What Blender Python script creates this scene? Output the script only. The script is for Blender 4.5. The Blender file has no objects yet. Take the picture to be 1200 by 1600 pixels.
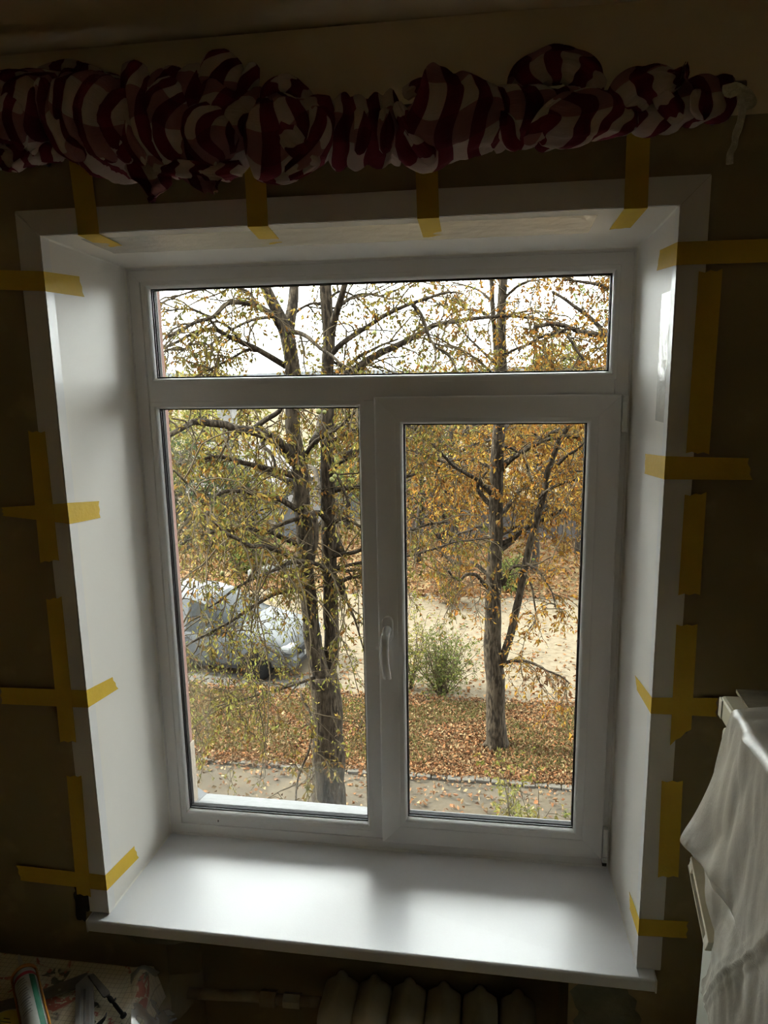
import bpy, bmesh, math, random
import numpy as np
from mathutils import Vector, Matrix, noise

# ------------------------------------------------------------------ camera
SC = bpy.context.scene
CAM = dict(c=(0.9304, -1.8226, 1.3356), yaw=-0.1509, pitch=-0.194, roll=-0.0176, f=1146.3)
def cam_axes():
    y, p, r = CAM['yaw'], CAM['pitch'], CAM['roll']
    f = np.array([math.sin(y)*math.cos(p), math.cos(y)*math.cos(p), math.sin(p)])
    rt = np.array([math.cos(y), -math.sin(y), 0.0]); up = np.cross(rt, f)
    return math.cos(r)*rt + math.sin(r)*up, -math.sin(r)*rt + math.cos(r)*up, f
AR, AU, AF = cam_axes(); AC = np.array(CAM['c'])
cd = bpy.data.cameras.new('camera'); camo = bpy.data.objects.new('camera', cd)
bpy.context.collection.objects.link(camo)
cd.sensor_fit = 'VERTICAL'; cd.sensor_height = 24; cd.sensor_width = 18; cd.lens = CAM['f']/1600*24
cd.clip_start = 0.02; cd.clip_end = 500
m = Matrix.Identity(4)
for i, a in enumerate((AR, AU, -AF)):
    for j in range(3): m[j][i] = a[j]
m.translation = Vector(CAM['c']); camo.matrix_world = m
SC.camera = camo

# ------------------------------------------------------------------ world, sun, exposure
SKY_STRENGTH = 19.0
SUN_STRENGTH = 34.0
w = bpy.data.worlds.new('sky'); SC.world = w; w.use_nodes = True
wn = w.node_tree; bg = wn.nodes['Background']
tc = wn.nodes.new('ShaderNodeTexCoord'); nz = wn.nodes.new('ShaderNodeTexNoise'); nz.inputs['Scale'].default_value = 2.2
nz.inputs['Detail'].default_value = 4
cr = wn.nodes.new('ShaderNodeValToRGB')
cr.color_ramp.elements[0].position = .35; cr.color_ramp.elements[0].color = (.88, .90, .93, 1)
cr.color_ramp.elements[1].position = .65; cr.color_ramp.elements[1].color = (1.0, .995, .975, 1)
wn.links.new(tc.outputs['Generated'], nz.inputs['Vector']); wn.links.new(nz.outputs['Fac'], cr.inputs['Fac'])
wn.links.new(cr.outputs['Color'], bg.inputs['Color']); bg.inputs['Strength'].default_value = SKY_STRENGTH
sd = bpy.data.lights.new('sun', 'SUN'); sd.energy = SUN_STRENGTH; sd.angle = math.radians(4); sd.color = (1.0, .93, .82)
so = bpy.data.objects.new('sun', sd); bpy.context.collection.objects.link(so)
so.rotation_euler = Vector((-.80, .10, .62)).to_track_quat('Z', 'Y').to_euler()
SC.view_settings.view_transform = 'Standard'; SC.view_settings.look = 'None'
SC.view_settings.gamma = 1; SC.view_settings.exposure = 0; SC.view_settings.use_curve_mapping = False
SC.cycles.filter_width = 1.1; SC.cycles.max_bounces = 10; SC.cycles.diffuse_bounces = 5; SC.cycles.transparent_max_bounces = 24

# ------------------------------------------------------------------ helpers
def ray(px, py): return AR*(px-600)/CAM['f'] - AU*(py-800)/CAM['f'] + AF
def aty(px, py, Y): d = ray(px, py); return AC + d*(Y-AC[1])/d[1]
def atz(px, py, Z): d = ray(px, py); return AC + d*(Z-AC[2])/d[2]
def atx(px, py, X): d = ray(px, py); return AC + d*(X-AC[0])/d[0]
COL = bpy.context.collection
def tag(o, label=None, cat=None, group=None, kind=None):
    if label: o['label'] = label
    if cat: o['category'] = cat
    if group: o['group'] = group
    if kind: o['kind'] = kind
    return o
def empty(name, loc=(0, 0, 0), parent=None):
    o = bpy.data.objects.new(name, None); COL.objects.link(o); o.location = loc; o.empty_display_size = .05
    if parent: o.parent = parent
    return o
def mesh(name, v, f, mat, parent=None, smooth=False, uv=None, col=None, loc=None):
    me = bpy.data.meshes.new(name)
    if isinstance(v, np.ndarray): v = v.tolist()
    if isinstance(f, np.ndarray): f = f.tolist()
    me.from_pydata(v, [], f)
    if mat: me.materials.append(mat)
    if smooth: me.polygons.foreach_set('use_smooth', [True]*len(me.polygons))
    if uv is not None:
        l = me.uv_layers.new(name='UVMap'); idx = np.empty(len(me.loops), dtype=np.int32); me.loops.foreach_get('vertex_index', idx)
        l.data.foreach_set('uv', np.asarray(uv, dtype=np.float32)[idx].ravel())
    if col is not None:
        a = me.color_attributes.new('Col', 'FLOAT_COLOR', 'POINT')
        c = np.ones((len(v), 4), dtype=np.float32); c[:, :3] = col; a.data.foreach_set('color', c.ravel())
    me.update()
    o = bpy.data.objects.new(name, me); COL.objects.link(o)
    if parent:
        o.parent = parent
        if parent.type == 'EMPTY' or True:
            o.matrix_parent_inverse = parent_world(parent).inverted()
    return o
def parent_world(p):
    mt = Matrix.LocRotScale(p.location, p.rotation_euler, p.scale)
    if p.parent: mt = parent_world(p.parent) @ p.matrix_parent_inverse @ mt
    return mt
def boxes(name, bl, mat, parent=None, bevel=0, seg=2, M=None):
    """bl: list of (x0,x1,y0,y1,z0,z1) joined as one mesh"""
    bm = bmesh.new()
    for (x0, x1, y0, y1, z0, z1) in bl:
        r = bmesh.ops.create_cube(bm, size=1)
        for v in r['verts']:
            v.co = Vector(((x0+x1)/2+v.co.x*(x1-x0), (y0+y1)/2+v.co.y*(y1-y0), (z0+z1)/2+v.co.z*(z1-z0)))
    if bevel: bmesh.ops.bevel(bm, geom=bm.edges[:], offset=bevel, segments=seg, affect='EDGES', profile=.5)
    if M is not None: bm.transform(M)
    me = bpy.data.meshes.new(name); bm.to_mesh(me); bm.free()
    if mat: me.materials.append(mat)
    if bevel: me.polygons.foreach_set('use_smooth', [False]*len(me.polygons))
    o = bpy.data.objects.new(name, me); COL.objects.link(o)
    if parent: o.parent = parent; o.matrix_parent_inverse = parent_world(parent).inverted()
    return o
def catmull(pts, n=5):
    P = np.asarray(pts, float)
    if len(P) < 3: 
        t = np.linspace(0, 1, n+1)[:, None]; return P[0]*(1-t)+P[-1]*t
    Q = np.vstack([2*P[0]-P[1], P, 2*P[-1]-P[-2]]); out = []
    for i in range(1, len(Q)-2):
        for k in range(n):
            t = k/n; a, b, c, d = Q[i-1], Q[i], Q[i+1], Q[i+2]
            out.append(.5*((2*b)+(-a+c)*t+(2*a-5*b+4*c-d)*t*t+(-a+3*b-3*c+d)*t**3))
    out.append(P[-1]); return np.array(out)
def tubes(P, Rr, k):
    """P (M,n,3), Rr (M,n) -> verts, faces (vectorised)"""
    P = np.asarray(P, float); Rr = np.asarray(Rr, float); M_, n, _ = P.shape
    T = np.empty_like(P); T[:, 1:-1] = P[:, 2:]-P[:, :-2]; T[:, 0] = P[:, 1]-P[:, 0]; T[:, -1] = P[:, -1]-P[:, -2]
    T /= np.linalg.norm(T, axis=2, keepdims=True)+1e-9
    mean = np.abs(T.mean(axis=1)); ref = np.eye(3)[np.argmin(mean, axis=1)][:, None, :]
    A = np.cross(T, ref); A /= np.linalg.norm(A, axis=2, keepdims=True)+1e-9; B = np.cross(T, A)
    th = np.arange(k)*2*math.pi/k
    V = P[:, :, None, :] + Rr[:, :, None, None]*(A[:, :, None, :]*np.cos(th)[None, None, :, None]+B[:, :, None, :]*np.sin(th)[None, None, :, None])
    idx = np.arange(M_*n*k).reshape(M_, n, k); nx = np.roll(idx, -1, axis=2)
    F = np.stack([idx[:, :-1], nx[:, :-1], nx[:, 1:], idx[:, 1:]], axis=-1).reshape(-1, 4)
    return V.reshape(-1, 3), F
def tube(name, pts, rad, mat, parent=None, k=8, caps=True, smooth=True):
    P = np.asarray(pts, float)[None]; R_ = np.broadcast_to(np.asarray(rad, float), (len(pts),))[None]
    V, F = tubes(P, R_, k); F = F.tolist()
    if caps:
        n = len(pts); F.append(list(range(k))[::-1]); F.append([(n-1)*k+i for i in range(k)])
    return mesh(name, V, F, mat, parent, smooth)
def lathe(name, prof, mat, M, parent=None, k=24, smooth=True):
    """prof [(r,z)], axis z, placed with matrix M"""
    v = []; f = []
    for r, z in prof:
        for i in range(k):
            a = 2*math.pi*i/k; v.append(tuple(M @ Vector((r*math.cos(a), r*math.sin(a), z))))
    for j in range(len(prof)-1):
        for i in range(k):
            i2 = (i+1) % k; f.append((j*k+i, j*k+i2, (j+1)*k+i2, (j+1)*k+i))
    f.append(tuple(range(k))[::-1]); f.append(tuple((len(prof)-1)*k+i for i in range(k)))
    return mesh(name, v, f, mat, parent, smooth)
def shade_auto(o, ang=35):
    me = o.data; me.polygons.foreach_set('use_smooth', [True]*len(me.polygons))
    try: me.set_sharp_from_angle(angle=math.radians(ang))
    except Exception: pass
    return o

# ------------------------------------------------------------------ materials
def mat(name, color, rough=.5, spec=.5, var=None, scale=8, bump=0, bscale=60, metal=0, detail=6, alpha=1, coat=0, sheen=0):
    m_ = bpy.data.materials.new(name); m_.use_nodes = True; nt = m_.node_tree; b = nt.nodes['Principled BSDF']
    b.inputs['Base Color'].default_value = (*color, 1); b.inputs['Roughness'].default_value = rough
    b.inputs['Specular IOR Level'].default_value = spec; b.inputs['Metallic'].default_value = metal
    b.inputs['Alpha'].default_value = alpha; b.inputs['Coat Weight'].default_value = coat
    t = nt.nodes.new('ShaderNodeTexCoord')
    if var:
        n = nt.nodes.new('ShaderNodeTexNoise'); n.inputs['Scale'].default_value = scale; n.inputs['Detail'].default_value = detail
        r = nt.nodes.new('ShaderNodeValToRGB'); r.color_ramp.elements[0].position = .35; r.color_ramp.elements[1].position = .65
        r.color_ramp.elements[0].color = (*color, 1); r.color_ramp.elements[1].color = (*var, 1)
        nt.links.new(t.outputs['Object'], n.inputs['Vector']); nt.links.new(n.outputs['Fac'], r.inputs['Fac'])
        nt.links.new(r.outputs['Color'], b.inputs['Base Color'])
    if bump:
        n2 = nt.nodes.new('ShaderNodeTexNoise'); n2.inputs['Scale'].default_value = bscale; n2.inputs['Detail'].default_value = 5
        bp = nt.nodes.new('ShaderNodeBump'); bp.inputs['Strength'].default_value = bump; bp.inputs['Distance'].default_value = .01
        nt.links.new(t.outputs['Object'], n2.inputs['Vector']); nt.links.new(n2.outputs['Fac'], bp.inputs['Height'])
        nt.links.new(bp.outputs['Normal'], b.inputs['Normal'])
    return m_
M_PVC = mat('white_pvc', (.82, .81, .80), .28, .5, var=(.80, .79, .775), scale=3)
M_PANEL = mat('reveal_panel', (.87, .84, .79), .42, .3, var=(.85, .82, .77), scale=2, bump=.03, bscale=14)
M_SILL = mat('sill_laminate', (.85, .86, .89), .3, .5, bump=.02, bscale=200)
M_SEAL = mat('acrylic_sealant', (.88, .86, .80), .5)
M_RUBBER = mat('black_rubber', (.012, .012, .014), .5)
M_SPACER = mat('spacer_metal', (.006, .0065, .008), .6, .2)
M_HINGE = mat('hinge_plastic', (.72, .72, .69), .3)
M_DARKMETAL = mat('dark_metal', (.05, .05, .05), .4, metal=.7)
M_STEEL = mat('brushed_steel', (.30, .30, .31), .42, metal=.85, var=(.20, .20, .21), scale=30)
M_ALU = mat('aluminium', (.62, .62, .63), .35, metal=.8, var=(.5, .5, .51), scale=12)
def wall_mat(name, c1, c2, c3, rough=.6):
    m_ = bpy.data.materials.new(name); m_.use_nodes = True; nt = m_.node_tree; b = nt.nodes['Principled BSDF']; b.inputs['Roughness'].default_value = rough
    t = nt.nodes.new('ShaderNodeTexCoord')
    n = nt.nodes.new('ShaderNodeTexNoise'); n.inputs['Scale'].default_value = 1.6; n.inputs['Detail'].default_value = 8
    r = nt.nodes.new('ShaderNodeValToRGB'); e = r.color_ramp.elements; e[0].position = .3; e[0].color = (*c1, 1); e[1].position = .7; e[1].color = (*c2, 1)
    n2 = nt.nodes.new('ShaderNodeTexNoise'); n2.inputs['Scale'].default_value = 9; n2.inputs['Detail'].default_value = 8
    r2 = nt.nodes.new('ShaderNodeValToRGB'); r2.color_ramp.elements[0].position = .56; r2.color_ramp.elements[1].position = .66
    mx = nt.nodes.new('ShaderNodeMix'); mx.data_type = 'RGBA'; mx.inputs['B'].default_value = (*c3, 1)
    L = nt.links.new
    L(t.outputs['Object'], n.inputs['Vector']); L(t.outputs['Object'], n2.inputs['Vector']); L(n.outputs['Fac'], r.inputs['Fac']); L(n2.outputs['Fac'], r2.inputs['Fac'])
    L(r2.outputs['Color'], mx.inputs['Factor']); L(r.outputs['Color'], mx.inputs['A']); L(mx.outputs['Result'], b.inputs['Base Color'])
    bp = nt.nodes.new('ShaderNodeBump'); bp.inputs['Strength'].default_value = .35; bp.inputs['Distance'].default_value = .01
    L(n2.outputs['Fac'], bp.inputs['Height']); L(bp.outputs['Normal'], b.inputs['Normal'])
    return m_
M_WALL = wall_mat('old_green_paint', (.36, .27, .145), (.25, .22, .13), (.38, .30, .17), .55)
M_WHITEWASH = wall_mat('yellowed_whitewash', (.84, .71, .53), (.80, .67, .49), (.86, .74, .56), .9)
M_FLOOR = mat('brown_floor_paint', (.42, .28, .16), .5, var=(.36, .23, .13), scale=3)
M_PLASTER = mat('rough_plaster', (.26, .25, .18), .95, var=(.17, .17, .12), scale=14, bump=.9, bscale=35)
M_HOLE = mat('dark_crumbled_plaster', (.035, .03, .025), .95, var=(.07, .06, .045), scale=20, bump=.9, bscale=40)
M_RADIATOR = mat('radiator_paint', (.62, .58, .47), .4, var=(.52, .47, .36), scale=12, bump=.15, bscale=50)
M_PIPE = mat('pipe_paint', (.45, .38, .27), .5, var=(.30, .22, .13), scale=18, bump=.2)
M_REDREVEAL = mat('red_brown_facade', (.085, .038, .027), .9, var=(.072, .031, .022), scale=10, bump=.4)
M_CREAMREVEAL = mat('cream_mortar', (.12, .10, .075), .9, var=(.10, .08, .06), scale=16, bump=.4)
M_FRIDGE = mat('cream_enamel', (.66, .61, .46), .3, var=(.62, .57, .42), scale=5)
M_FRIDGEDOOR = mat('ivory_enamel', (.60, .60, .52), .28, var=(.57, .57, .49), scale=3)
M_HANDLE = mat('ivory_plastic', (.70, .64, .50), .3)
M_BROWN = mat('dark_gap', (.03, .02, .015), .7)
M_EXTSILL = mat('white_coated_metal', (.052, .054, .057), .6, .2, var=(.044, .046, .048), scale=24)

def glass_mat():
    m_ = bpy.data.materials.new('window_glass'); m_.use_nodes = True; nt = m_.node_tree; nt.nodes.clear()
    o = nt.nodes.new('ShaderNodeOutputMaterial'); mx = nt.nodes.new('ShaderNodeMixShader'); tr = nt.nodes.new('ShaderNodeBsdfTransparent')
    g = nt.nodes.new('ShaderNodeBsdfGlossy'); g.inputs['Roughness'].default_value = .02; fr = nt.nodes.new('ShaderNodeFresnel'); fr.inputs['IOR'].default_value = 1.45
    tr.inputs['Color'].default_value = (.97, .985, .975, 1)
    L = nt.links.new; L(fr.outputs['Fac'], mx.inputs['Fac']); L(tr.outputs[0], mx.inputs[1]); L(g.outputs[0], mx.inputs[2]); L(mx.outputs[0], o.inputs['Surface'])
    return m_
M_GLASS = glass_mat()
def film_mat(name, tint, cover, rough, bump, bscale, stretch=(1, 1, 1), gl=1.0):
    """thin plastic film: mostly clear, a little milky, glossy creases"""
    m_ = bpy.data.materials.new(name); m_.use_nodes = True; nt = m_.node_tree; nt.nodes.clear()
    o = nt.nodes.new('ShaderNodeOutputMaterial'); tr = nt.nodes.new('ShaderNodeBsdfTransparent'); d = nt.nodes.new('ShaderNodeBsdfDiffuse')
    tl = nt.nodes.new('ShaderNodeBsdfTranslucent'); g = nt.nodes.new('ShaderNodeBsdfGlossy'); g.inputs['Roughness'].default_value = rough
    d.inputs['Color'].default_value = (*tint, 1); tl.inputs['Color'].default_value = (*tint, 1)
    t = nt.nodes.new('ShaderNodeTexCoord'); mp = nt.nodes.new('ShaderNodeMapping'); mp.inputs['Scale'].default_value = stretch
    n = nt.nodes.new('ShaderNodeTexNoise'); n.inputs['Scale'].default_value = bscale; n.inputs['Detail'].default_value = 4; n.inputs['Distortion'].default_value = .25
    bp = nt.nodes.new('ShaderNodeBump'); bp.inputs['Strength'].default_value = bump; bp.inputs['Distance'].default_value = .012
    m1 = nt.nodes.new('ShaderNodeMixShader'); m1.inputs[0].default_value = .3
    m2 = nt.nodes.new('ShaderNodeMixShader'); m2.inputs[0].default_value = cover
    m3 = nt.nodes.new('ShaderNodeMixShader'); fr = nt.nodes.new('ShaderNodeFresnel'); fr.inputs['IOR'].default_value = 1.5
    L = nt.links.new
    L(t.outputs['Object'], mp.inputs['Vector']); L(mp.outputs['Vector'], n.inputs['Vector']); L(n.outputs['Fac'], bp.inputs['Height'])
    for s in (g, d, fr): L(bp.outputs['Normal'], s.inputs['Normal'])
    L(d.outputs[0], m1.inputs[1]); L(tl.outputs[0], m1.inputs[2]); L(tr.outputs[0], m2.inputs[1]); L(m1.outputs[0], m2.inputs[2])
    gm = nt.nodes.new('ShaderNodeMath'); gm.operation = 'MULTIPLY'; gm.inputs[1].default_value = gl; L(fr.outputs[0], gm.inputs[0]); L(gm.outputs[0], m3.inputs[0]); L(m2.outputs[0], m3.inputs[1]); L(g.outputs[0], m3.inputs[2]); L(m3.outputs[0], o.inputs['Surface'])
    return m_
M_FILM = film_mat('dust_sheet_film', (.56, .51, .42), .80, .45, .30, 26, (1, 1.2, .8), .22)
M_FILM_THIN = film_mat('clear_film', (.60, .62, .60), .16, .3, .4, 10, (1, 1, 1), .45)
M_PROTECT = film_mat('protective_film', (.8, .76, .66), .35, .30, .5, 26, (1, 1, 1), .45)
def tape_mat():
    m_ = mat('yellow_masking_tape', (.84, .58, .055), .5, .3, var=(.80, .54, .05), scale=25, bump=.15, bscale=90, alpha=.76); return m_
M_TAPE = tape_mat()
def leaf_mat(name, trans=.35):
    m_ = bpy.data.materials.new(name); m_.use_nodes = True; nt = m_.node_tree; nt.nodes.clear()
    o = nt.nodes.new('ShaderNodeOutputMaterial'); a = nt.nodes.new('ShaderNodeAttribute'); a.attribute_name = 'Col'
    d = nt.nodes.new('ShaderNodeBsdfDiffuse'); tl = nt.nodes.new('ShaderNodeBsdfTranslucent'); mx = nt.nodes.new('ShaderNodeMixShader'); mx.inputs[0].default_value = trans
    L = nt.links.new; L(a.outputs['Color'], d.inputs['Color']); L(a.outputs['Color'], tl.inputs['Color']); L(d.outputs[0], mx.inputs[1]); L(tl.outputs[0], mx.inputs[2]); L(mx.outputs[0], o.inputs['Surface'])
    return m_
M_LEAF = leaf_mat('autumn_leaf')
M_LITTER = leaf_mat('litter_leaf', .1)
def bark_mat(name, c1, c2):
    m_ = bpy.data.materials.new(name); m_.use_nodes = True; nt = m_.node_tree; b = nt.nodes['Principled BSDF']; b.inputs['Roughness'].default_value = .95; b.inputs['Specular IOR Level'].default_value = .1
    t = nt.nodes.new('ShaderNodeTexCoord'); mp = nt.nodes.new('ShaderNodeMapping'); mp.inputs['Scale'].default_value = (1, 1, .28)
    n = nt.nodes.new('ShaderNodeTexNoise'); n.inputs['Scale'].default_value = 34; n.inputs['Detail'].default_value = 8
    r = nt.nodes.new('ShaderNodeValToRGB'); e = r.color_ramp.elements; e[0].position = .42; e[0].color = (*c1, 1); e[1].position = .58; e[1].color = (*c2, 1)
    bp = nt.nodes.new('ShaderNodeBump'); bp.inputs['Strength'].default_value = 1; bp.inputs['Distance'].default_value = .02
    L = nt.links.new; L(t.outputs['Object'], mp.inputs['Vector']); L(mp.outputs['Vector'], n.inputs['Vector']); L(n.outputs['Fac'], r.inputs['Fac']); L(r.outputs['Color'], b.inputs['Base Color'])
    L(n.outputs['Fac'], bp.inputs['Height']); L(bp.outputs['Normal'], b.inputs['Normal'])
    return m_
M_BARK = bark_mat('chestnut_bark', (.006, .0042, .0026), (.027, .0205, .0135))
M_TWIG = mat('twig_bark', (.026, .020, .012), .95, .03, var=(.042, .033, .021), scale=5)
M_FARBARK = bark_mat('far_bark', (.008, .006, .005), (.020, .016, .012))

# ------------------------------------------------------------------ window measures (metres; sill plane z = 0, frame face y = 0)
W, H, D = 1.25, 1.5956, .3256
YW = -D                      # room face of the window wall
CEIL, FLOOR = 1.965, -.85
G = -4.46                    # ground outside

# ------------------------------------------------------------------ structure: room shell
def struct(o): o['kind'] = 'structure'; return o
OX0, OX1, OZ0, OZ1 = -.03, 1.28, -.035, 1.635
ZP = 1.766                   # paint line
wf = boxes('wall_front', [
    (-1.9, OX0, YW, .07, FLOOR, ZP), (OX1, 1.97, YW, .07, FLOOR, ZP), (OX0, OX1, YW, .07, OZ1, ZP),
    (OX0, .13, YW, .07, FLOOR, OZ0), (1.115, OX1, YW, .07, FLOOR, OZ0), (OX0, OX1, -.0, .07, OZ0, -.0006)], M_WALL)
struct(boxes('wall_niche', [(.13, 1.115, -.13, .07, FLOOR, OZ0), (.13, 1.115, YW+.02, -.13, OZ0-.006, OZ0)], M_WALL))
struct(wf)
struct(boxes('wall_front_upper', [(-1.9, 1.97, YW-.0015, .07, ZP, CEIL)], M_WHITEWASH)).name = 'wall_front_upper'
struct(boxes('floor', [(-1.9, 1.97, -3.4, .07, FLOOR-.1, FLOOR)], M_FLOOR))
# ceiling with a slight sag and uneven plaster
n = 40; v = []; f = []
for j in range(n+1):
    for i in range(n+1):
        x = -1.9+3.87*i/n; y = -3.4+(3.4+.07)*j/n
        v.append((x, y, CEIL+.012*noise.noise(Vector((x*1.3, y*1.3, 0)))+.004))
for j in range(n):
    for i in range(n): f.append((j*(n+1)+i, (j+1)*(n+1)+i, (j+1)*(n+1)+i+1, j*(n+1)+i+1))
struct(mesh('ceiling', v, f, M_WHITEWASH, smooth=True))
struct(boxes('wall_left', [(-2.0, -1.9, -3.4, .07, FLOOR-.1, CEIL+.06)], M_WALL))
struct(boxes('wall_right', [(1.97, 2.07, -3.4, .07, FLOOR-.1, CEIL+.06)], M_WALL))
struct(boxes('wall_back', [(-1.9, 1.97, -3.5, -3.4, FLOOR-.1, CEIL+.06)], M_WALL))
struct(boxes('roof_slab', [(-2.0, 2.07, -3.5, .07, CEIL+.03, CEIL+.15)], M_WHITEWASH)).name = 'trim_9'
# exterior leaf of the wall around the opening: red-brown painted, the lowest left piece patched in cream mortar
struct(boxes('wall_exterior', [(-7, .02, .072, .15, G-.1, 5), (1.235, 9, .072, .15, G-.1, 5), (.02, 1.235, .072, .15, 1.59, 5), (.02, 1.235, .072, .15, G-.1, .0)], M_REDREVEAL))
struct(boxes('trim_8', [(.018, .026, .078, .152, -.02, .22), (.018, .026, .068, .084, .2, 1.59)], M_CREAMREVEAL, bevel=.003))

# plaster damage on the room wall
def blotch(name, cx, cz, rx, rz, Y, mt, depth, seed, n=40):
    rnd = random.Random(seed); v = [(cx, Y-depth, cz)]; f = []; rings = 5
    for r in range(1, rings+1):
        for i in range(n):
            a = 2*math.pi*i/n; q = r/rings
            k = 1+.38*noise.noise(Vector((math.cos(a)*1.8+seed, math.sin(a)*1.8, seed*.7)))+.13*noise.noise(Vector((math.cos(a)*6, math.sin(a)*6, seed)))
            dd = depth*(1 if r < rings else .0)*(.75+.5*noise.noise(Vector((a*2, r, seed))))
            v.append((cx+rx*q*k*math.cos(a), Y-dd-.0004, cz+rz*q*k*math.sin(a)))
    for i in range(n): f.append((0, 1+(i+1) % n, 1+i))
    for r in range(rings-1):
        for i in range(n):
            a, b = 1+r*n+i, 1+r*n+(i+1) % n; f.append((a, b, b+n, a+n))
    return mesh(name, v, f, mt, wf)
blotch('plaster_patch', .095, -.045, .10, .034, YW, M_PLASTER, .006, 3)
blotch('plaster_patch', 1.20, -.13, .075, .075, YW, M_PLASTER, .004, 7)
blotch('plaster_hole', -.088, .035, .024, .062, YW, M_HOLE, .002, 5)
blotch('plaster_patch', 1.30, .62, .04, .07, YW, M_PLASTER, .002, 11)

# ------------------------------------------------------------------ window
win = struct(empty('window_1', (0, 0, 0)))
def ring(name, x0, x1, z0, z1, prof, mt, parent, mitre=False, gap=.0002, corner=1):
    """sweep profile [(inset, y)] around a rectangle; mitre=True gives four separate pieces"""
    n = len(prof); rings = []
    for (ins, y) in prof: rings.append([(x0+ins, y, z0+ins), (x1-ins, y, z0+ins), (x1-ins, y, z1-ins), (x0+ins, y, z1-ins)])
    if not mitre:
        v = [p for r in rings for p in r]; f = []
        for j in range(n):
            j2 = (j+1) % n
            for i in range(4):
                i2 = (i+1) % 4; f.append((j*4+i, j*4+i2, j2*4+i2, j2*4+i))
        o = mesh(name, v, f, mt, parent); bmn(o); return shade_auto(o, 40)
    out = []
    for i in range(4):
        i2 = (i+1) % 4; v = []
        ax = np.array(rings[0][i2])-np.array(rings[0][i]); ax = ax/np.linalg.norm(ax)*gap
        for r in rings: v.append(tuple(np.array(r[i])+ax)); v.append(tuple(np.array(r[i2])-ax))
        f = [(2*j, 2*j+1, 2*((j+1) % n)+1, 2*((j+1) % n)) for j in range(n)]
        f.append(tuple(2*j for j in range(n))[::-1]); f.append(tuple(2*j+1 for j in range(n)))
        o = mesh(name, v, f, mt, parent); bmn(o); out.append(shade_auto(o, 40))
    return out
def bmn(o):
    bm = bmesh.new(); bm.from_mesh(o.data); bmesh.ops.recalc_face_normals(bm, faces=bm.faces); bm.to_mesh(o.data); bm.free()
def arc(cx, cy, r, a0, a1, n=5): return [(cx+r*math.cos(a0+(a1-a0)*i/n), cy+r*math.sin(a0+(a1-a0)*i/n)) for i in range(n+1)]
# outer frame ring
ring('outer_frame', 0, W, 0, H, [(0, .07), (0, 0), (.0075, 0), (.0085, .0012), (.0095, 0), (.036, 0), (.040, .004), (.040, .07)], M_PVC, win, mitre=True)
# transom and mullion
boxes('transom', [(.04, W-.04, .0006, .07, 1.2575, 1.302)], M_PVC, win, bevel=.0008, seg=1)
boxes('bottom_profile', [(.0395, .607, .0006, .07, .0395, .0600)], M_PVC, win, bevel=.0006, seg=1)
boxes('mullion', [(.606, .655, .0004, .07, .04, 1.2570)], M_PVC, win, bevel=.0008, seg=1)
# glazing beads (rounded, slope towards the glass)
def bead(x0, x1, z0, z1, y, parent, w_=.018):
    pr = [(-w_, y+.02), (-w_, y+.0008)] + [(-.0095+.0095*math.sin(t), y+.0008+.0185*(1-math.cos(t))) for t in np.linspace(0, math.pi/2, 9)] + [(0, y+.022)]
    ring('glazing_bead', x0, x1, z0, z1, pr, M_PVC, parent)
    ring('gasket', x0-.001, x1+.001, z0-.001, z1+.001, [(0, y+.0225), (0, y+.0185), (.0035, y+.0195), (.0035, y+.0225)], M_RUBBER, parent)
    ring('spacer_bar', x0-.006, x1+.006, z0-.006, z1+.006, [(0, y+.0275), (0, y+.0395), (.0095, y+.0395), (.0095, y+.0275)], M_SPACER, parent)
    for yy in (y+.023, y+.040): boxes('glass_pane', [(x0-.008, x1+.008, yy, yy+.004, z0-.008, z1+.008)], M_GLASS, parent)
    ring('outer_gasket', x0-.001, x1+.001, z0-.001, z1+.001, [(0, y+.0445), (0, y+.048), (.003, y+.048), (.003, y+.0445)], M_RUBBER, parent)
bead(.0577, 1.1983, 1.3182, 1.5427, 0, win)
bead(.0577, .5902, .0761, 1.2396, 0, win)
# opening sash
sash = empty('sash', (.93, -.009, .65)); sash.parent = win; sash.matrix_parent_inverse = Matrix.Identity(4)
SX0, SX1, SZ0, SZ1 = .6351, 1.2273, .0385, 1.2654
HX0, HX1, HZ0, HZ1 = .7053, 1.1509, .1124, 1.1976
iw = HX0-SX0
ring('sash_rail', SX0, SX1, SZ0, SZ1, [(0, -.0035), (0, -.0135), (.0015, -.0165), (.004, -.018), (.050, -.018), (.053, -.016), (.053, .06), (.02, .06), (.02, -.0035)], M_PVC, sash, mitre=True)
bead(HX0, HX1, HZ0, HZ1, -.017, sash, w_=.024)
ring('gasket', SX0+.0015, SX1-.0015, SZ0+.0015, SZ1-.0015, [(0, -.0002), (0, -.0034), (.006, -.0034), (.006, -.0002)], M_RUBBER, sash)
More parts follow.
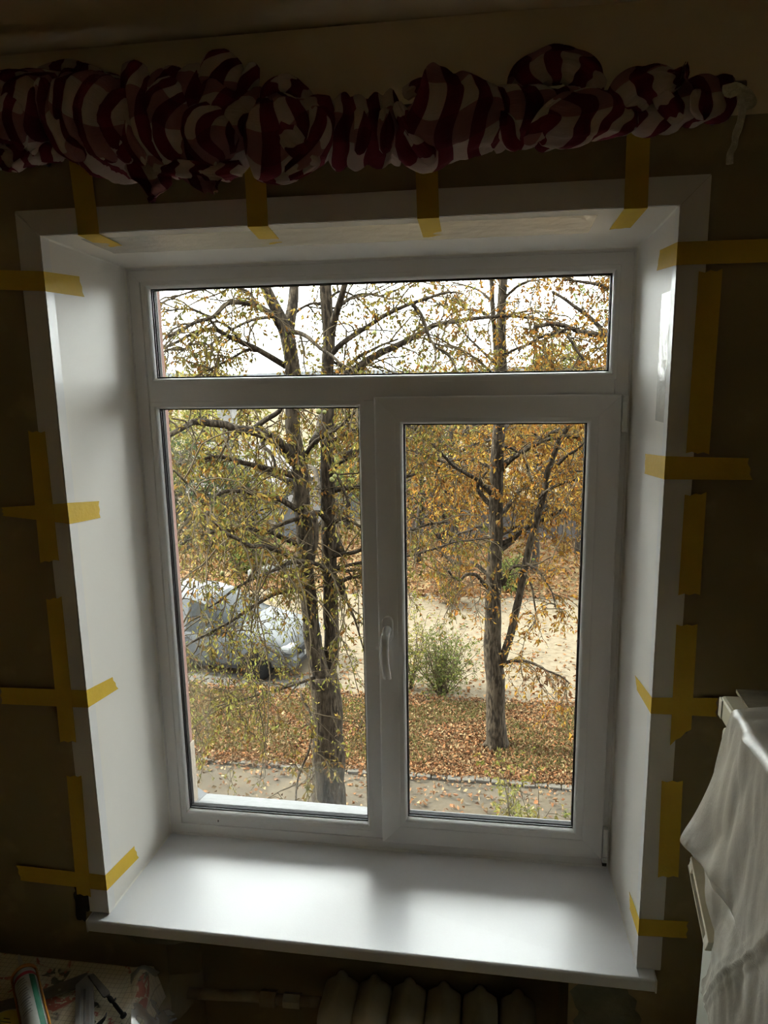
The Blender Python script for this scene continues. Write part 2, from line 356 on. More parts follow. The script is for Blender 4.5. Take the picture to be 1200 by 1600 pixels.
# handle: oval rosette + neck + curved grip
hc = aty(606, 982, -.019); hx, hz = hc[0], hc[2]
v = []; f = []
def stadium(r, hh, y, n=10):
    o = []
    for i in range(n+1): a = math.pi*i/n; o.append((hx+r*math.cos(a), y, hz+hh+r*math.sin(a)))
    for i in range(n+1): a = math.pi+math.pi*i/n; o.append((hx+r*math.cos(a), y, hz-hh+r*math.sin(a)))
    return o
st = [stadium(.0145, .020, -.0178), stadium(.0145, .020, -.0255), stadium(.0128, .020, -.0285), stadium(.009, .020, -.029)]
for s in st: v += s
ns = len(st[0])
for j in range(len(st)-1):
    for i in range(ns): i2 = (i+1) % ns; f.append((j*ns+i, j*ns+i2, (j+1)*ns+i2, (j+1)*ns+i))
f.append(tuple((len(st)-1)*ns+i for i in range(ns)))
off = len(v)
gp = catmull([(hx, -.027, hz+.000), (hx, -.050, hz+.000), (hx-.001, -.066, hz-.010), (hx-.002, -.072, hz-.035), (hx-.001, -.071, hz-.075), (hx+.002, -.066, hz-.108), (hx+.003, -.063, hz-.122)], 5)
nn = len(gp)
for j, p in enumerate(gp):
    t = j/(nn-1); a_ = .0115-.0012*math.sin(min(1, t*1.6)*math.pi/2)+(.0008*t); b_ = .0115 if t < .15 else .0075
    T = gp[min(j+1, nn-1)]-gp[max(j-1, 0)]; T /= np.linalg.norm(T); Nn = np.cross(T, (1, 0, 0)); Nn /= np.linalg.norm(Nn)
    s = 1 if j < nn-1 else .55
    for i in range(12):
        th = 2*math.pi*i/12; v.append(tuple(p+np.array((1, 0, 0))*a_*s*math.cos(th)+Nn*b_*s*math.sin(th)))
for j in range(nn-1):
    for i in range(12): i2 = (i+1) % 12; f.append((off+j*12+i, off+j*12+i2, off+(j+1)*12+i2, off+(j+1)*12+i))
f.append(tuple(off+(nn-1)*12+i for i in range(12)))
hd = mesh('handle', v, f, M_PVC, sash); bmn(hd); shade_auto(hd, 50)
# hinges (upper barrel, lower corner cover)
def hinge(z0, z1, label):
    o = boxes('hinge', [(1.2276, 1.2415, -.021, -.0005, z0, z1)], M_HINGE, sash, bevel=.003)
    boxes_extra = boxes('hinge_cap', [(1.2282, 1.2408, -.0225, -.004, (z0 if z0 < .5 else z1)-.014, (z0 if z0 < .5 else z1))], M_HINGE, sash, bevel=.002)
    return o
hinge(1.175, 1.262, 'upper'); hinge(.045, .128, 'lower')
boxes('hinge_arm', [(1.229, 1.240, -.0165, -.004, .018, .028)], M_DARKMETAL, sash)
# milled drain and screw details on the bottom rail of the fixed light
boxes('locking_screw', [(.1495, .1515, -.0012, .001, .050, .056)], M_DARKMETAL, win)

# ------------------------------------------------------------------ reveals, casing, interior sill
A, AT, CW = .0129, .0226, .0507
def quadslab(name, p, th, mt, parent=None, nrm=None, sub=1):
    """slab from four corner points, thickness along -normal"""
    P = [np.array(q, float) for q in p]; nrm = np.cross(P[1]-P[0], P[3]-P[0]) if nrm is None else np.array(nrm, float); nrm = nrm/np.linalg.norm(nrm)
    v = [tuple(q) for q in P]+[tuple(q-nrm*th) for q in P]
    f = [(0, 1, 2, 3), (7, 6, 5, 4)]+[(i, i+4, (i+1) % 4+4, (i+1) % 4) for i in range(4)]
    o = mesh(name, v, f, mt, parent); bmn(o); return o
# slight tilt of the fitted sill: left 3 mm up, right 4 mm down
zl, zr = .003, -.004
r1 = quadslab('trim_1', [(0, 0, 0), (0, 0, H), (-A, YW, H+AT), (-A, YW, zl)], .008, M_PANEL, nrm=(1, 0, 0)); struct(r1)
r2 = quadslab('trim_2', [(W, 0, 0), (W, 0, H), (W+A, YW, H+AT), (W+A, YW, zr)], .008, M_PANEL, nrm=(-1, 0, 0)); struct(r2)
r3 = quadslab('trim_3', [(0, 0, H), (W, 0, H), (W+A, YW, H+AT), (-A, YW, H+AT)], .008, M_PANEL, nrm=(0, 0, -1)); struct(r3)
# casing strips (mitred at the top corners)
yc0, yc1 = YW-.0075, YW
def strip(name, pts, mt=M_PVC):
    v = [(x, yc0, z) for x, z in pts]+[(x, yc1, z) for x, z in pts]; n = len(pts)
    f = [tuple(range(n)), tuple(range(n, 2*n))[::-1]]+[(i, i+n, (i+1) % n+n, (i+1) % n) for i in range(n)]
    o = mesh(name, v, f, mt); bmn(o)
    bm = bmesh.new(); bm.from_mesh(o.data); bmesh.ops.bevel(bm, geom=bm.edges[:], offset=.0012, segments=2, affect='EDGES'); bm.to_mesh(o.data); bm.free()
    return struct(o)
e = .0003
strip('trim_4', [(-A-CW, zl+.001), (-A, zl+.001), (-A, H+AT-e), (-A-CW, H+AT+CW-e)])
strip('trim_5', [(W+A, zr+.001), (W+A+CW, zr+.001), (W+A+CW, H+AT+CW-e), (W+A, H+AT-e)])
strip('trim_6', [(-A, H+AT+e), (W+A, H+AT+e), (W+A+CW, H+AT+CW+e), (-A-CW, H+AT+CW+e)])
# lip of the F-profile standing on the reveal edge, and sealant fillets in the corners
bl = []
v = []; f = []
def prism(name, pts3, parent, mt):
    """pts3: two lists (start, end) of equal length"""
    a, b = pts3; n = len(a); v = [tuple(p) for p in a]+[tuple(p) for p in b]
    f = [tuple(range(n))[::-1], tuple(range(n, 2*n))]+[(i, (i+1) % n, (i+1) % n+n, i+n) for i in range(n)]
    o = mesh(name, v, f, mt, parent); bmn(o); return o
def rx(y): return -A*(y/YW)          # reveal offset at depth y (left)
y2 = YW+.022
prism('lip', ([(rx(YW), YW-.0078, zl), (rx(YW)+.0018, YW-.0078, zl), (rx(y2)+.0016, y2, zl), (rx(y2), y2, zl)], [(rx(YW), YW-.0078, H+AT), (rx(YW)+.0018, YW-.0078, H+AT), (rx(y2)+.0016, y2, H+AT-.002), (rx(y2), y2, H+AT-.002)]), r1, M_PVC)
prism('lip', ([(W-rx(YW), YW-.0078, zr), (W-rx(YW)-.0018, YW-.0078, zr), (W-rx(y2)-.0016, y2, zr), (W-rx(y2), y2, zr)], [(W-rx(YW), YW-.0078, H+AT), (W-rx(YW)-.0018, YW-.0078, H+AT), (W-rx(y2)-.0016, y2, H+AT-.002), (W-rx(y2), y2, H+AT-.002)]), r2, M_PVC)
def fillet(a, b, d1, d2, s, parent):
    a, b, d1, d2 = map(np.array, (a, b, d1, d2)); prism('sealant', ([a, a+d1*s, a+(d1+d2)*s*.35, a+d2*s], [b, b+d1*s, b+(d1+d2)*s*.35, b+d2*s]), parent, M_SEAL)
fillet((0, -.001, H), (-A, YW, H+AT), (1., 0, 0), (0, 0, -1.), .0035, r3)
fillet((W, -.001, H), (W+A, YW, H+AT), (-1., 0, 0), (0, 0, -1.), .0035, r3)
fillet((0, 0, .001), (0, 0, H), (1., 0, 0), (0, -1., 0), .003, r1)
fillet((W, 0, .001), (W, 0, H), (-1., 0, 0), (0, -1., 0), .003, r2)
fillet((0, 0, H), (W, 0, H), (0, -1., 0), (0, 0, -1.), .003, r3)
fillet((0, -.001, 0.0005), (-A, YW, zl), (1., 0, 0), (0, 0, 1.), .003, r1)
fillet((W, -.001, 0.0005), (W+A, YW, zr), (-1., 0, 0), (0, 0, 1.), .003, r2)
# interior sill board
YS = YW-.0246-.012
xl, xr = -.0577, W+.0508
sill = empty('window_sill', (W/2, YW, 0)); tag(sill, 'wide glossy white interior sill board below the new window', 'window sill')
prof = [(0.0, -.0002), (YW, -.0002)]
prof = [(.002, 0)]+[(YS+.006, 0)]+[(YS+.006-.006*math.sin(a), -.006+.006*math.cos(a)) for a in np.linspace(.3, math.pi/2, 4)]+[(YS, -.028), (YS+.0015, -.030), (YS+.018, -.030), (YS+.018, -.022), (YW-.002, -.022), (.002, -.022)]
def zt(x): return zl+(zr-zl)*(x-xl)/(xr-xl)
xs = [xl+.004, -.0009, W+.0009, xr-.004]
v = []; f = []; NP = len(prof)
def sec(x, inner):
    k = []
    for (y, z) in prof:
        yy = min(y, YW-.0003) if inner is None else y
        k.append((x, yy, z+zt(x)*min(1, y/YW)))
    return k
# three segments: outside the opening the board is only as deep as the front of the wall
segs = [(xl+.004, -A-.0002, None), (-A, W+A, 1), (W+A+.0002, xr-.004, None)]
for (a, b, inn) in segs:
    A0, B0 = sec(a, inn), sec(b, inn)
    if inn:   # follow the flare of the reveals
        A0 = [(rx(min(0, max(y, YW))), y, z) for (_, y, z) in A0]; B0 = [(W-rx(min(0, max(y, YW))), y, z) for (_, y, z) in B0]
    o_ = len(v); v += A0+B0
    f += [tuple(o_+i for i in range(NP))[::-1], tuple(o_+NP+i for i in range(NP))]+[(o_+i, o_+(i+1) % NP, o_+NP+(i+1) % NP, o_+NP+i) for i in range(NP)]
sb = mesh('board', v, f, M_SILL, sill); bmn(sb)
for (x0, x1) in ((xl, xl+.0042), (xr-.0042, xr)):
    o = boxes('end_cap', [(x0, x1, YS-.001, YW-.0003, -.032+zt(x0), .001+zt(x0))], M_PVC, sill, bevel=.0012)

# exterior drip sill with upturned end
es = empty('exterior_sill', (.6, .12, 0)); tag(es, 'white metal drip sill outside the glass with an upturned left end', 'window sill')
quadslab('sheet', [(.03, .05, .035), (.03, .205, .004), (1.225, .205, -.012), (1.225, .05, .030)], .0012, M_EXTSILL, es, nrm=(0, 0, 1))
quadslab('front_drop', [(.03, .205, .004), (.03, .208, -.035), (1.225, .208, -.045), (1.225, .205, -.012)], .001, M_EXTSILL, es, nrm=(0, -1, 0))
quadslab('end_upstand', [(.028, .06, .034), (-.012, .09, .058), (-.018, .20, .040), (.0295, .205, .0035)], .001, M_EXTSILL, es)

# protective film left on the head and right reveal
def rev_top(x, y): return H+AT*(y/YW)
def rev_right(y): return W+A*(y/YW)
pf = []
def film_patch(name, u0, u1, v0, v1, fn, n1, n2, label, cat='film'):
    v = []; f = []
    for j in range(n2+1):
        for i in range(n1+1):
            u = u0+(u1-u0)*i/n1; w_ = v0+(v1-v0)*j/n2
            v.append(fn(u, w_, .0012+.0012*noise.noise(Vector((u*22, w_*30, 1)))))
    for j in range(n2):
        for i in range(n1): a = j*(n1+1)+i; f.append((a, a+1, a+n1+2, a+n1+1))
    o = mesh(name, v, f, M_PROTECT, smooth=True); return tag(o, label, cat)
film_patch('protective_film', .06, 1.12, -.30, -.16, lambda u, w_, h: (u, w_, rev_top(u, w_)-.001-h), 160, 22, 'shiny crinkled protective film strip stuck on the underside of the window head')
film_patch('protective_film', 1.22, 1.47, -.24, -.305, lambda u, w_, h: (rev_right(w_)-.001-h, w_, u), 90, 22, 'shiny crinkled protective film strip on the upper right reveal')

# ------------------------------------------------------------------ masking tapes
TT = .00035
def tape(label, pw, pr=None, side=None, yoff=0.0):
    """pw: quad in photo pixels lying on the wall/casing plane (4 pts: far pair first, then the pair on the casing edge);
       pr: the two end pixels on the reveal, side: which reveal carries the folded end"""
    Yc = yc0-.0006-yoff
    far = [aty(*q, YW-.001-yoff if side_far_wall else Yc) for q in pw[:2]] if False else [aty(*q, Yc) for q in pw[:2]]
    nearp = [aty(*q, Yc) for q in pw[2:4]]
    rows = []
    n = 8
    for i in range(n+1):
        t = i/n; rows.append([far[0]*(1-t)+nearp[0]*t, far[1]*(1-t)+nearp[1]*t])
    if pr:
        def onrev(q):
            if side == 'left': 
                p = atx(q[0], q[1], -A*.5); 
                for _ in range(4): p = atx(q[0], q[1], rx(max(YW, min(0, p[1])))+.0022)
            elif side == 'right':
                p = atx(q[0], q[1], W+A*.5)
                for _ in range(4): p = atx(q[0], q[1], rev_right(max(YW, min(0, p[1])))-.0022)
            else:
                p = atz(q[0], q[1], H+AT*.7)
                for _ in range(4): p = atz(q[0], q[1], rev_top(0, max(YW, min(0, p[1])))-.0024)
            return p
        end = [onrev(q) for q in pr]
        # corner row: snap to the arris
        cor = []
        for k in range(2):
            p = nearp[k].copy()
            if side == 'left': p = np.array([-A+.0022, Yc, p[2]])
            if side == 'right': p = np.array([W+A-.0022, Yc, p[2]])
            if side == 'top': p = np.array([p[0], Yc, H+AT-.0024])
            cor.append(p)
        rows[-1] = cor
        for i in range(1, 7):
            t = i/6; rows.append([cor[0]*(1-t)+end[0]*t, cor[1]*(1-t)+end[1]*t])
    v = []; f = []
    for r_i, (a, b) in enumerate(rows):
        jag = 0
        for k in range(5):
            t = k/4; p = a*(1-t)+b*t
            if r_i in (0, len(rows)-1) and 0 < k < 4:
                d = (rows[1][0]-rows[0][0]) if r_i == 0 else (rows[-2][0]-rows[-1][0])
                p = p+d/(np.linalg.norm(d)+1e-9)*.0035*(k % 2)
            v.append(tuple(p))
    for j in range(len(rows)-1):
        for k in range(4): a = j*5+k; f.append((a, a+1, a+6, a+5))
    o = mesh('masking_tape', v, f, M_TAPE)
    bm = bmesh.new(); bm.from_mesh(o.data); bmesh.ops.recalc_face_normals(bm, faces=bm.faces)
    bmesh.ops.solidify(bm, geom=bm.faces[:], thickness=TT); bm.to_mesh(o.data); bm.free()
    return tag(o, label, 'tape', 'yellow masking tapes around the window')
side_far_wall = False
tape('yellow tape over the head casing, first from the left, folded onto the head reveal', [(104, 225), (137, 225), (120, 346), (153, 344)], [(163, 388), (192, 384)], 'top')
tape('yellow tape over the head casing, second from the left, folded onto the head reveal', [(381, 250), (414, 248), (386, 337), (418, 335)], [(414, 384), (441, 379)], 'top')
tape('yellow tape over the head casing under the striped puff, near mid-head', [(648, 235), (683, 233), (652, 337), (686, 335)], [(662, 373), (691, 367)], 'top')
tape('yellow tape over the head casing, nearest the right top corner', [(980, 190), (1017, 188), (975, 328), (1012, 326)], [(952, 359), (985, 356)], 'top')
tape('yellow tape across the left casing, topmost, running out of frame', [(-30, 421), (-30, 452), (74, 424), (78, 455)], [(124, 432), (132, 464)], 'left')
tape('yellow tape across the left casing beside the pane, tip pointed, crossed by a vertical strip', [(2, 793), (4, 806), (110, 786), (114, 819)], [(155, 783), (157, 809)], 'left')
tape('yellow tape across the left casing level with the car roof line outside', [(0, 1074), (2, 1100), (140, 1079), (143, 1106)], [(176, 1058), (185, 1076)], 'left')
tape('yellow tape across the left casing just above the sill', [(25, 1352), (32, 1376), (167, 1368), (170, 1392)], [(210, 1322), (217, 1340)], 'left')
tape('vertical yellow tape on outer edge of left casing, topmost strip', [(44, 673), (70, 674), (63, 880), (92, 876)], yoff=.0008)
tape('vertical yellow tape on outer edge of left casing, middle strip', [(72, 936), (96, 932), (94, 1160), (119, 1160)], yoff=.0008)
tape('vertical yellow tape on outer edge of left casing, lowest strip above the sill', [(104, 1212), (127, 1212), (120, 1398), (142, 1402)], yoff=.0008)
tape('yellow tape across the right casing, topmost, running out of frame', [(1230, 372), (1230, 409), (1060, 378), (1058, 414)], [(1031, 391), (1026, 423)], 'right')
tape('yellow tape across the right casing level with the upper hinge', [(1170, 716), (1176, 750), (1043, 713), (1040, 749)], [(1008, 709), (1007, 740)], 'right')
tape('yellow tape across the right casing beside the fridge top', [(1122, 1091), (1120, 1120), (1018, 1090), (1017, 1115)], [(992, 1055), (995, 1078)], 'right')
tape('yellow tape across the right casing just above the sill', [(1076, 1440), (1074, 1466), (1001, 1436), (999, 1462)], [(983, 1393), (984, 1420)], 'right')
tape('vertical yellow tape on outer edge of right casing, topmost long strip', [(1092, 424), (1129, 420), (1072, 708), (1108, 710)], yoff=.0008)
tape('vertical yellow tape on outer edge of right casing, second strip from the top', [(1070, 773), (1104, 769), (1060, 930), (1094, 930)], yoff=.0008)
tape('vertical yellow tape on outer edge of right casing, third strip from the top', [(1057, 976), (1090, 975), (1047, 1165), (1080, 1140)], yoff=.0008)
tape('vertical yellow tape on outer edge of right casing, lowest strip', [(1034, 1220), (1067, 1220), (1028, 1371), (1060, 1371)], yoff=.0008)
# ================================================================== EXTERIOR
KE = .205      # darkens all outdoor colours, standing in for less light under the raised sky
def kc(c, k=None): return tuple(a*(KE if k is None else k) for a in c)
def xmat(name, color, *a, **k):
    if k.get('var'): k['var'] = kc(k['var'])
    return mat(name, kc(color), *a, **k)
def ground_mat():
    m_ = bpy.data.materials.new('yard_ground'); m_.use_nodes = True; nt = m_.node_tree; b = nt.nodes['Principled BSDF']; b.inputs['Roughness'].default_value = 1; b.inputs['Specular IOR Level'].default_value = 0
    L = nt.links.new; t = nt.nodes.new('ShaderNodeTexCoord')
    def ns(sc, det=6):
        n = nt.nodes.new('ShaderNodeTexNoise'); n.inputs['Scale'].default_value = sc; n.inputs['Detail'].default_value = det; L(t.outputs['Object'], n.inputs['Vector']); return n
    def ramp(n, p0, c0, p1, c1):
        r = nt.nodes.new('ShaderNodeValToRGB'); e = r.color_ramp.elements; e[0].position = p0; e[0].color = (*c0, 1); e[1].position = p1; e[1].color = (*c1, 1); L(n.outputs['Fac'], r.inputs['Fac']); return r
    a = ramp(ns(.9), .35, GC['sand1'], .65, GC['sand2']); c = ramp(ns(9, 8), .45, (0, 0, 0), .75, (1, 1, 1))
    mx = nt.nodes.new('ShaderNodeMix'); mx.data_type = 'RGBA'; mx.inputs['B'].default_value = (*GC['sand3'], 1)
    L(c.outputs['Color'], mx.inputs['Factor']); L(a.outputs['Color'], mx.inputs['A']); L(mx.outputs['Result'], b.inputs['Base Color'])
    return m_
GC = dict(sand1=(.30, .25, .18), sand2=(.34, .285, .21), sand3=(.22, .17, .115))
GC = {k: kc(c) for k, c in GC.items()}
M_SAND = ground_mat()
M_SOIL = xmat('leafy_soil', (.30, .19, .10), 1, 0, var=(.36, .28, .15), scale=1.2, bump=.6, bscale=12)
M_PATH = xmat('dusty_path', (.15, .128, .10), 1, 0, var=(.20, .165, .12), scale=1.8, bump=.3, bscale=14)
M_STONE = xmat('edging_stone', (.17, .155, .13), .95, .1, var=(.22, .2, .17), scale=7, bump=.4)
M_ASPHALT = xmat('grey_asphalt', (.15, .14, .125), .95, .1, var=(.2, .185, .16), scale=6)
rng = np.random.default_rng(7)
def yline(x, c): return c
def gsheet(name, x0, x1, fy0, fy1, z, mt, n=60, m_=12, amp=.02, ed=.12):
    v = []; f = []
    for j in range(m_+1):
        for i in range(n+1):
            x = x0+(x1-x0)*i/n; t = j/m_
            a = fy0(x)+(ed*noise.noise(Vector((x*1.3, 3, 0))) if j == 0 else 0); b_ = fy1(x)+(ed*noise.noise(Vector((x*1.3, 9, 0))) if j == m_ else 0)
            y = a*(1-t)+b_*t; v.append((x, y, z+amp*noise.noise(Vector((x*.6, y*.6, 2)))))
    for j in range(m_):
        for i in range(n): a = j*(n+1)+i; f.append((a, a+1, a+n+2, a+n+1))
    o = mesh(name, v, f, mt, smooth=True); return struct(o)
boxes_g = struct(boxes('ground', [(-120, 120, .15, 300, G-.3, G-.03)], M_SAND))
gy_path = lambda x: 7.78-.02*x
gy_leaf = lambda x: 10.25+.02*x
gsheet('path', -12, 12, lambda x: .2, gy_path, G-.012, M_PATH, amp=.012, ed=0)
gsheet('grass_strip', -14, 14, gy_path, gy_leaf, G, M_SOIL, amp=.03, ed=0)
gsheet('sand_drive', -40, 40, lambda x: gy_leaf(x)-.2, lambda x: 26, G-.012, M_SAND, amp=.012, ed=0)
gsheet('far_leaf_strip', -22, 22, lambda x: 16.6, lambda x: 24.5, G+.0, M_SOIL, amp=.03, ed=.9)
gsheet('asphalt_pad', -12, -2.2, lambda x: 9.95, lambda x: 11.0, G+.012, M_ASPHALT, amp=.0, ed=.08)
# edging stones between path and grass
edge = struct(empty('trim_7', (0, gy_path(0), G)))
src = None; x = -4.4; k = 0
rs = random.Random(5)
while x < 5.2:
    L_ = rs.uniform(.17, .24); y = gy_path(x)
    if src is None:
        src = boxes('stone', [(-.1, .1, -.055, .055, -.05, .035)], M_STONE, edge, bevel=.014, seg=2); o = src
        o.matrix_parent_inverse = Matrix.Identity(4)
    else:
        o = src.copy(); COL.objects.link(o)
    o.location = (x+L_/2, rs.uniform(-.02, .02)-.02*x, rs.uniform(-.012, .01)); o.rotation_euler = (rs.uniform(-.06, .06), rs.uniform(-.05, .05), rs.uniform(-.08, .08))
    o.scale = (L_/.215, rs.uniform(.85, 1.15), 1); x += L_

# ---------------- leaves as geometry
PAL = {
 'olive':  [(.22, .19, .045), (.28, .20, .05), (.30, .17, .045), (.17, .17, .045), (.35, .25, .06), (.25, .12, .035), (.33, .28, .08)],
 'orange': [(.38, .17, .035), (.42, .22, .045), (.30, .12, .03), (.45, .28, .06), (.25, .11, .035), (.36, .24, .08), (.50, .30, .05)],
 'green':  [(.13, .18, .045), (.18, .22, .06), (.10, .14, .04), (.22, .24, .07), (.26, .24, .06)],
 'dark':   [(.05, .08, .035), (.07, .10, .045), (.09, .12, .05), (.04, .06, .03)],
 'yellowgreen': [(.30, .30, .07), (.36, .33, .08), (.24, .26, .07), (.38, .30, .07)],
 'mixed':  [(.30, .20, .05), (.24, .24, .07), (.38, .22, .05), (.18, .20, .06), (.33, .26, .07), (.27, .13, .04)],
 'litter': [(.30, .15, .07), (.34, .19, .10), (.24, .12, .06), (.42, .29, .16), (.34, .24, .13), (.18, .10, .06), (.38, .17, .08)],
 'littersand': [(.36, .20, .10), (.42, .26, .14), (.30, .15, .07), (.25, .12, .06)],
 'grass':  [(.26, .24, .09), (.34, .29, .12), (.20, .21, .07), (.42, .35, .17)],
}
def rv(n): a = rng.normal(size=(n, 3)); return a/np.linalg.norm(a, axis=1, keepdims=True)
def leaves_mesh(name, base, dirs, length, width, pal, parent=None, mt=None, fold=.3, curl=.35):
    n = len(base); up = rv(n); side = np.cross(dirs, up); side /= np.linalg.norm(side, axis=1, keepdims=True)+1e-9; nr = np.cross(side, dirs)
    L_ = np.asarray(length)[:, None]; Wd = np.asarray(width)[:, None]
    a = base; midc = base+dirs*L_*.5
    c_ = rng.uniform(-curl, curl, (n, 1))
    b_ = midc+side*Wd*.5+nr*L_*(fold*.5+c_); d_ = midc-side*Wd*.5+nr*L_*(fold*.5+c_); t = base+dirs*L_
    V = np.stack([a, b_, t, d_], axis=1).reshape(-1, 3)
    i = np.arange(n)[:, None]*4; F = np.concatenate([i+[[0, 1, 2]], i+[[0, 2, 3]]], axis=1).reshape(-1, 3)
    P = np.array(PAL[pal]); c = KE*(1.45 if mt is M_LITTER or pal == 'grass' else 1.85)*P[rng.integers(0, len(P), n)]*rng.uniform(.75, 1.25, (n, 1)); c = np.repeat(c, 4, axis=0)
    return mesh(name, V, F, mt or M_LEAF, parent, col=c)
def wander(n, start, d0, length, k, droop, wob):
    """n polylines of k points each; start (n,3), d0 (n,3), length (n,)"""
    P = np.empty((n, k, 3)); P[:, 0] = start; d = d0.copy(); st = (length/(k-1))[:, None]
    for j in range(1, k):
        d = d+rng.normal(size=(n, 3))*wob; d[:, 2] -= droop; d /= np.linalg.norm(d, axis=1, keepdims=True); P[:, j] = P[:, j-1]+d*st
    return P
def pick(P, n_each, lo=.15):
    """points and tangents along polylines P (M,k,3)"""
    M_, k, _ = P.shape; t = rng.uniform(lo, 1, (M_, n_each))*(k-1); i = np.minimum(t.astype(int), k-2); fr = (t-i)[..., None]
    mi = np.arange(M_)[:, None]; a = P[mi, i]; b_ = P[mi, i+1]; T = b_-a; T /= np.linalg.norm(T, axis=2, keepdims=True)+1e-9
    return (a*(1-fr)+b_*fr).reshape(-1, 3), T.reshape(-1, 3)
def foliage(parent, mains, pal, per_m=4, sub_len=(.5, 1.2), tw_each=5, tw_len=(.15, .4), leaf_each=4, lf=(.06, .11), droop=.12, sub_r=.010, tw_r=.0042, skip_sub=False):
    S = []; Dd = []
    for P in mains:
        seg = np.linalg.norm(np.diff(P, axis=0), axis=1); L_ = seg.sum(); n = max(2, int(L_*per_m)); cum = np.concatenate([[0], np.cumsum(seg)])
        s = rng.uniform(.12, 1, n)*L_; i = np.clip(np.searchsorted(cum, s)-1, 0, len(P)-2); fr = ((s-cum[i])/(seg[i]+1e-9))[:, None]
        S.append(P[i]*(1-fr)+P[i+1]*fr); T = P[i+1]-P[i]; T /= np.linalg.norm(T, axis=1, keepdims=True)+1e-9
        q = T*.6+rv(n)*.95; q[:, 2] += .15; q /= np.linalg.norm(q, axis=1, keepdims=True); Dd.append(q)
    S = np.vstack(S); Dd = np.vstack(Dd); n = len(S)
    subs = wander(n, S, Dd, rng.uniform(*sub_len, n), 9, droop, .22)
    r = np.linspace(1, .35, 9)[None]*rng.uniform(.6, 1.2, (n, 1))*sub_r
    V1, F1 = tubes(subs, r, 4)
    ps, ts = pick(subs, tw_each, .1); nt_ = len(ps); q = ts*.5+rv(nt_)*.9; q[:, 2] -= .1; q /= np.linalg.norm(q, axis=1, keepdims=True)
    tw = wander(nt_, ps, q, rng.uniform(*tw_len, nt_), 5, droop*1.6, .25)
    V2, F2 = tubes(tw, np.linspace(1, .5, 5)[None]*np.full((nt_, 1), tw_r), 3)
    o = mesh('twigs', np.vstack([V1, V2]), np.vstack([F1, F2+len(V1)]), M_TWIG, parent); o['kind'] = 'stuff'
    lp, lt = pick(tw, leaf_each, .3); lt = lt*.5+rv(len(lp))*.7; lt[:, 2] -= .45; lt /= np.linalg.norm(lt, axis=1, keepdims=True)
    ln = rng.uniform(*lf, len(lp)); o = leaves_mesh('foliage', lp, lt, ln, ln*rng.uniform(.16, .42, len(lp)), pal, parent); o['kind'] = 'stuff'
    return subs
def limb(name, pts, r0, r1, mt, parent, k=8, n=5, jit=.012, pw=1.0):
    P = catmull(pts, n); t = np.linspace(0, 1, len(P)); R_ = r0+(r1-r0)*t**pw
    P = P+np.array([noise.noise_vector(Vector((*(p*2.3),))) for p in P])*jit
    R_ = R_*(1+.10*np.array([noise.noise(Vector((*(p*5),))) for p in P]))
    tube(name, P, R_, mt, parent, k=k); return P
def px_limb(name, pts, Y0, Y1, w0, w1, parent, k=7, mt=None, **kw):
    """polyline given in photo pixels, unprojected on depths running from Y0 to Y1; widths in pixels"""
    n = len(pts); ys = [Y0+(Y1-Y0)*i/(n-1) for i in range(n)]
    W_ = [aty(*p, y) for p, y in zip(pts, ys)]
    r0 = w0/2*(Y0+1.82)/CAM['f']*1.03; r1 = w1/2*(Y1+1.82)/CAM['f']
    return limb(name, W_, r0, r1, mt or M_BARK, parent, k=k, **kw)

# ---------------- tree A: twin-trunk horse chestnut close to the left pane
YA = 6.0
tA = empty('chestnut_tree', tuple(aty(515, 1290, YA)*np.array([1, 1, 0])+np.array([0, 0, G])))
tag(tA, 'twin-trunk horse chestnut close behind the left pane, nearly bare with olive leaves', 'tree', None)
def down_to_ground(px, py, Y): p = aty(px, py, Y); return np.array([p[0], p[1], G-.15])
P = [down_to_ground(516, 1255, YA)]+[aty(*q, YA) for q in [(515, 1252), (513, 1190), (511, 1130), (510, 1085), (506, 1055)]]
limb('trunk', P, .215, .165, M_BARK, tA, k=16, jit=.02)
A1 = px_limb('trunk', [(507, 1075), (499, 1045), (489, 1005), (483, 945), (477, 895), (476, 850), (473, 800), (471, 765), (468, 728), (461, 690), (457, 652), (459, 610), (457, 570), (450, 525)], YA, YA, 29, 24, tA, k=14, jit=.015)
px_limb('branch', [(452, 535), (440, 500), (430, 480), (421, 462), (412, 440), (404, 410), (398, 370)], YA, YA-.3, 21, 12, tA, k=10)
px_limb('branch', [(450, 535), (453, 500), (457, 475), (459, 448), (462, 410), (470, 360)], YA, YA+.3, 19, 11, tA, k=10)
A2 = px_limb('trunk', [(508, 1080), (514, 1050), (518, 1005), (517, 945), (514, 870), (513, 800), (512, 740), (511, 680), (512, 640), (512, 585), (513, 520), (511, 480), (509, 445), (507, 400), (505, 350)], YA+.12, YA+.2, 27, 17, tA, k=14, jit=.015)
px_limb('branch', [(516, 530), (521, 505), (529, 480), (537, 450), (545, 410)], YA+.2, YA-.2, 13, 8, tA, k=8)
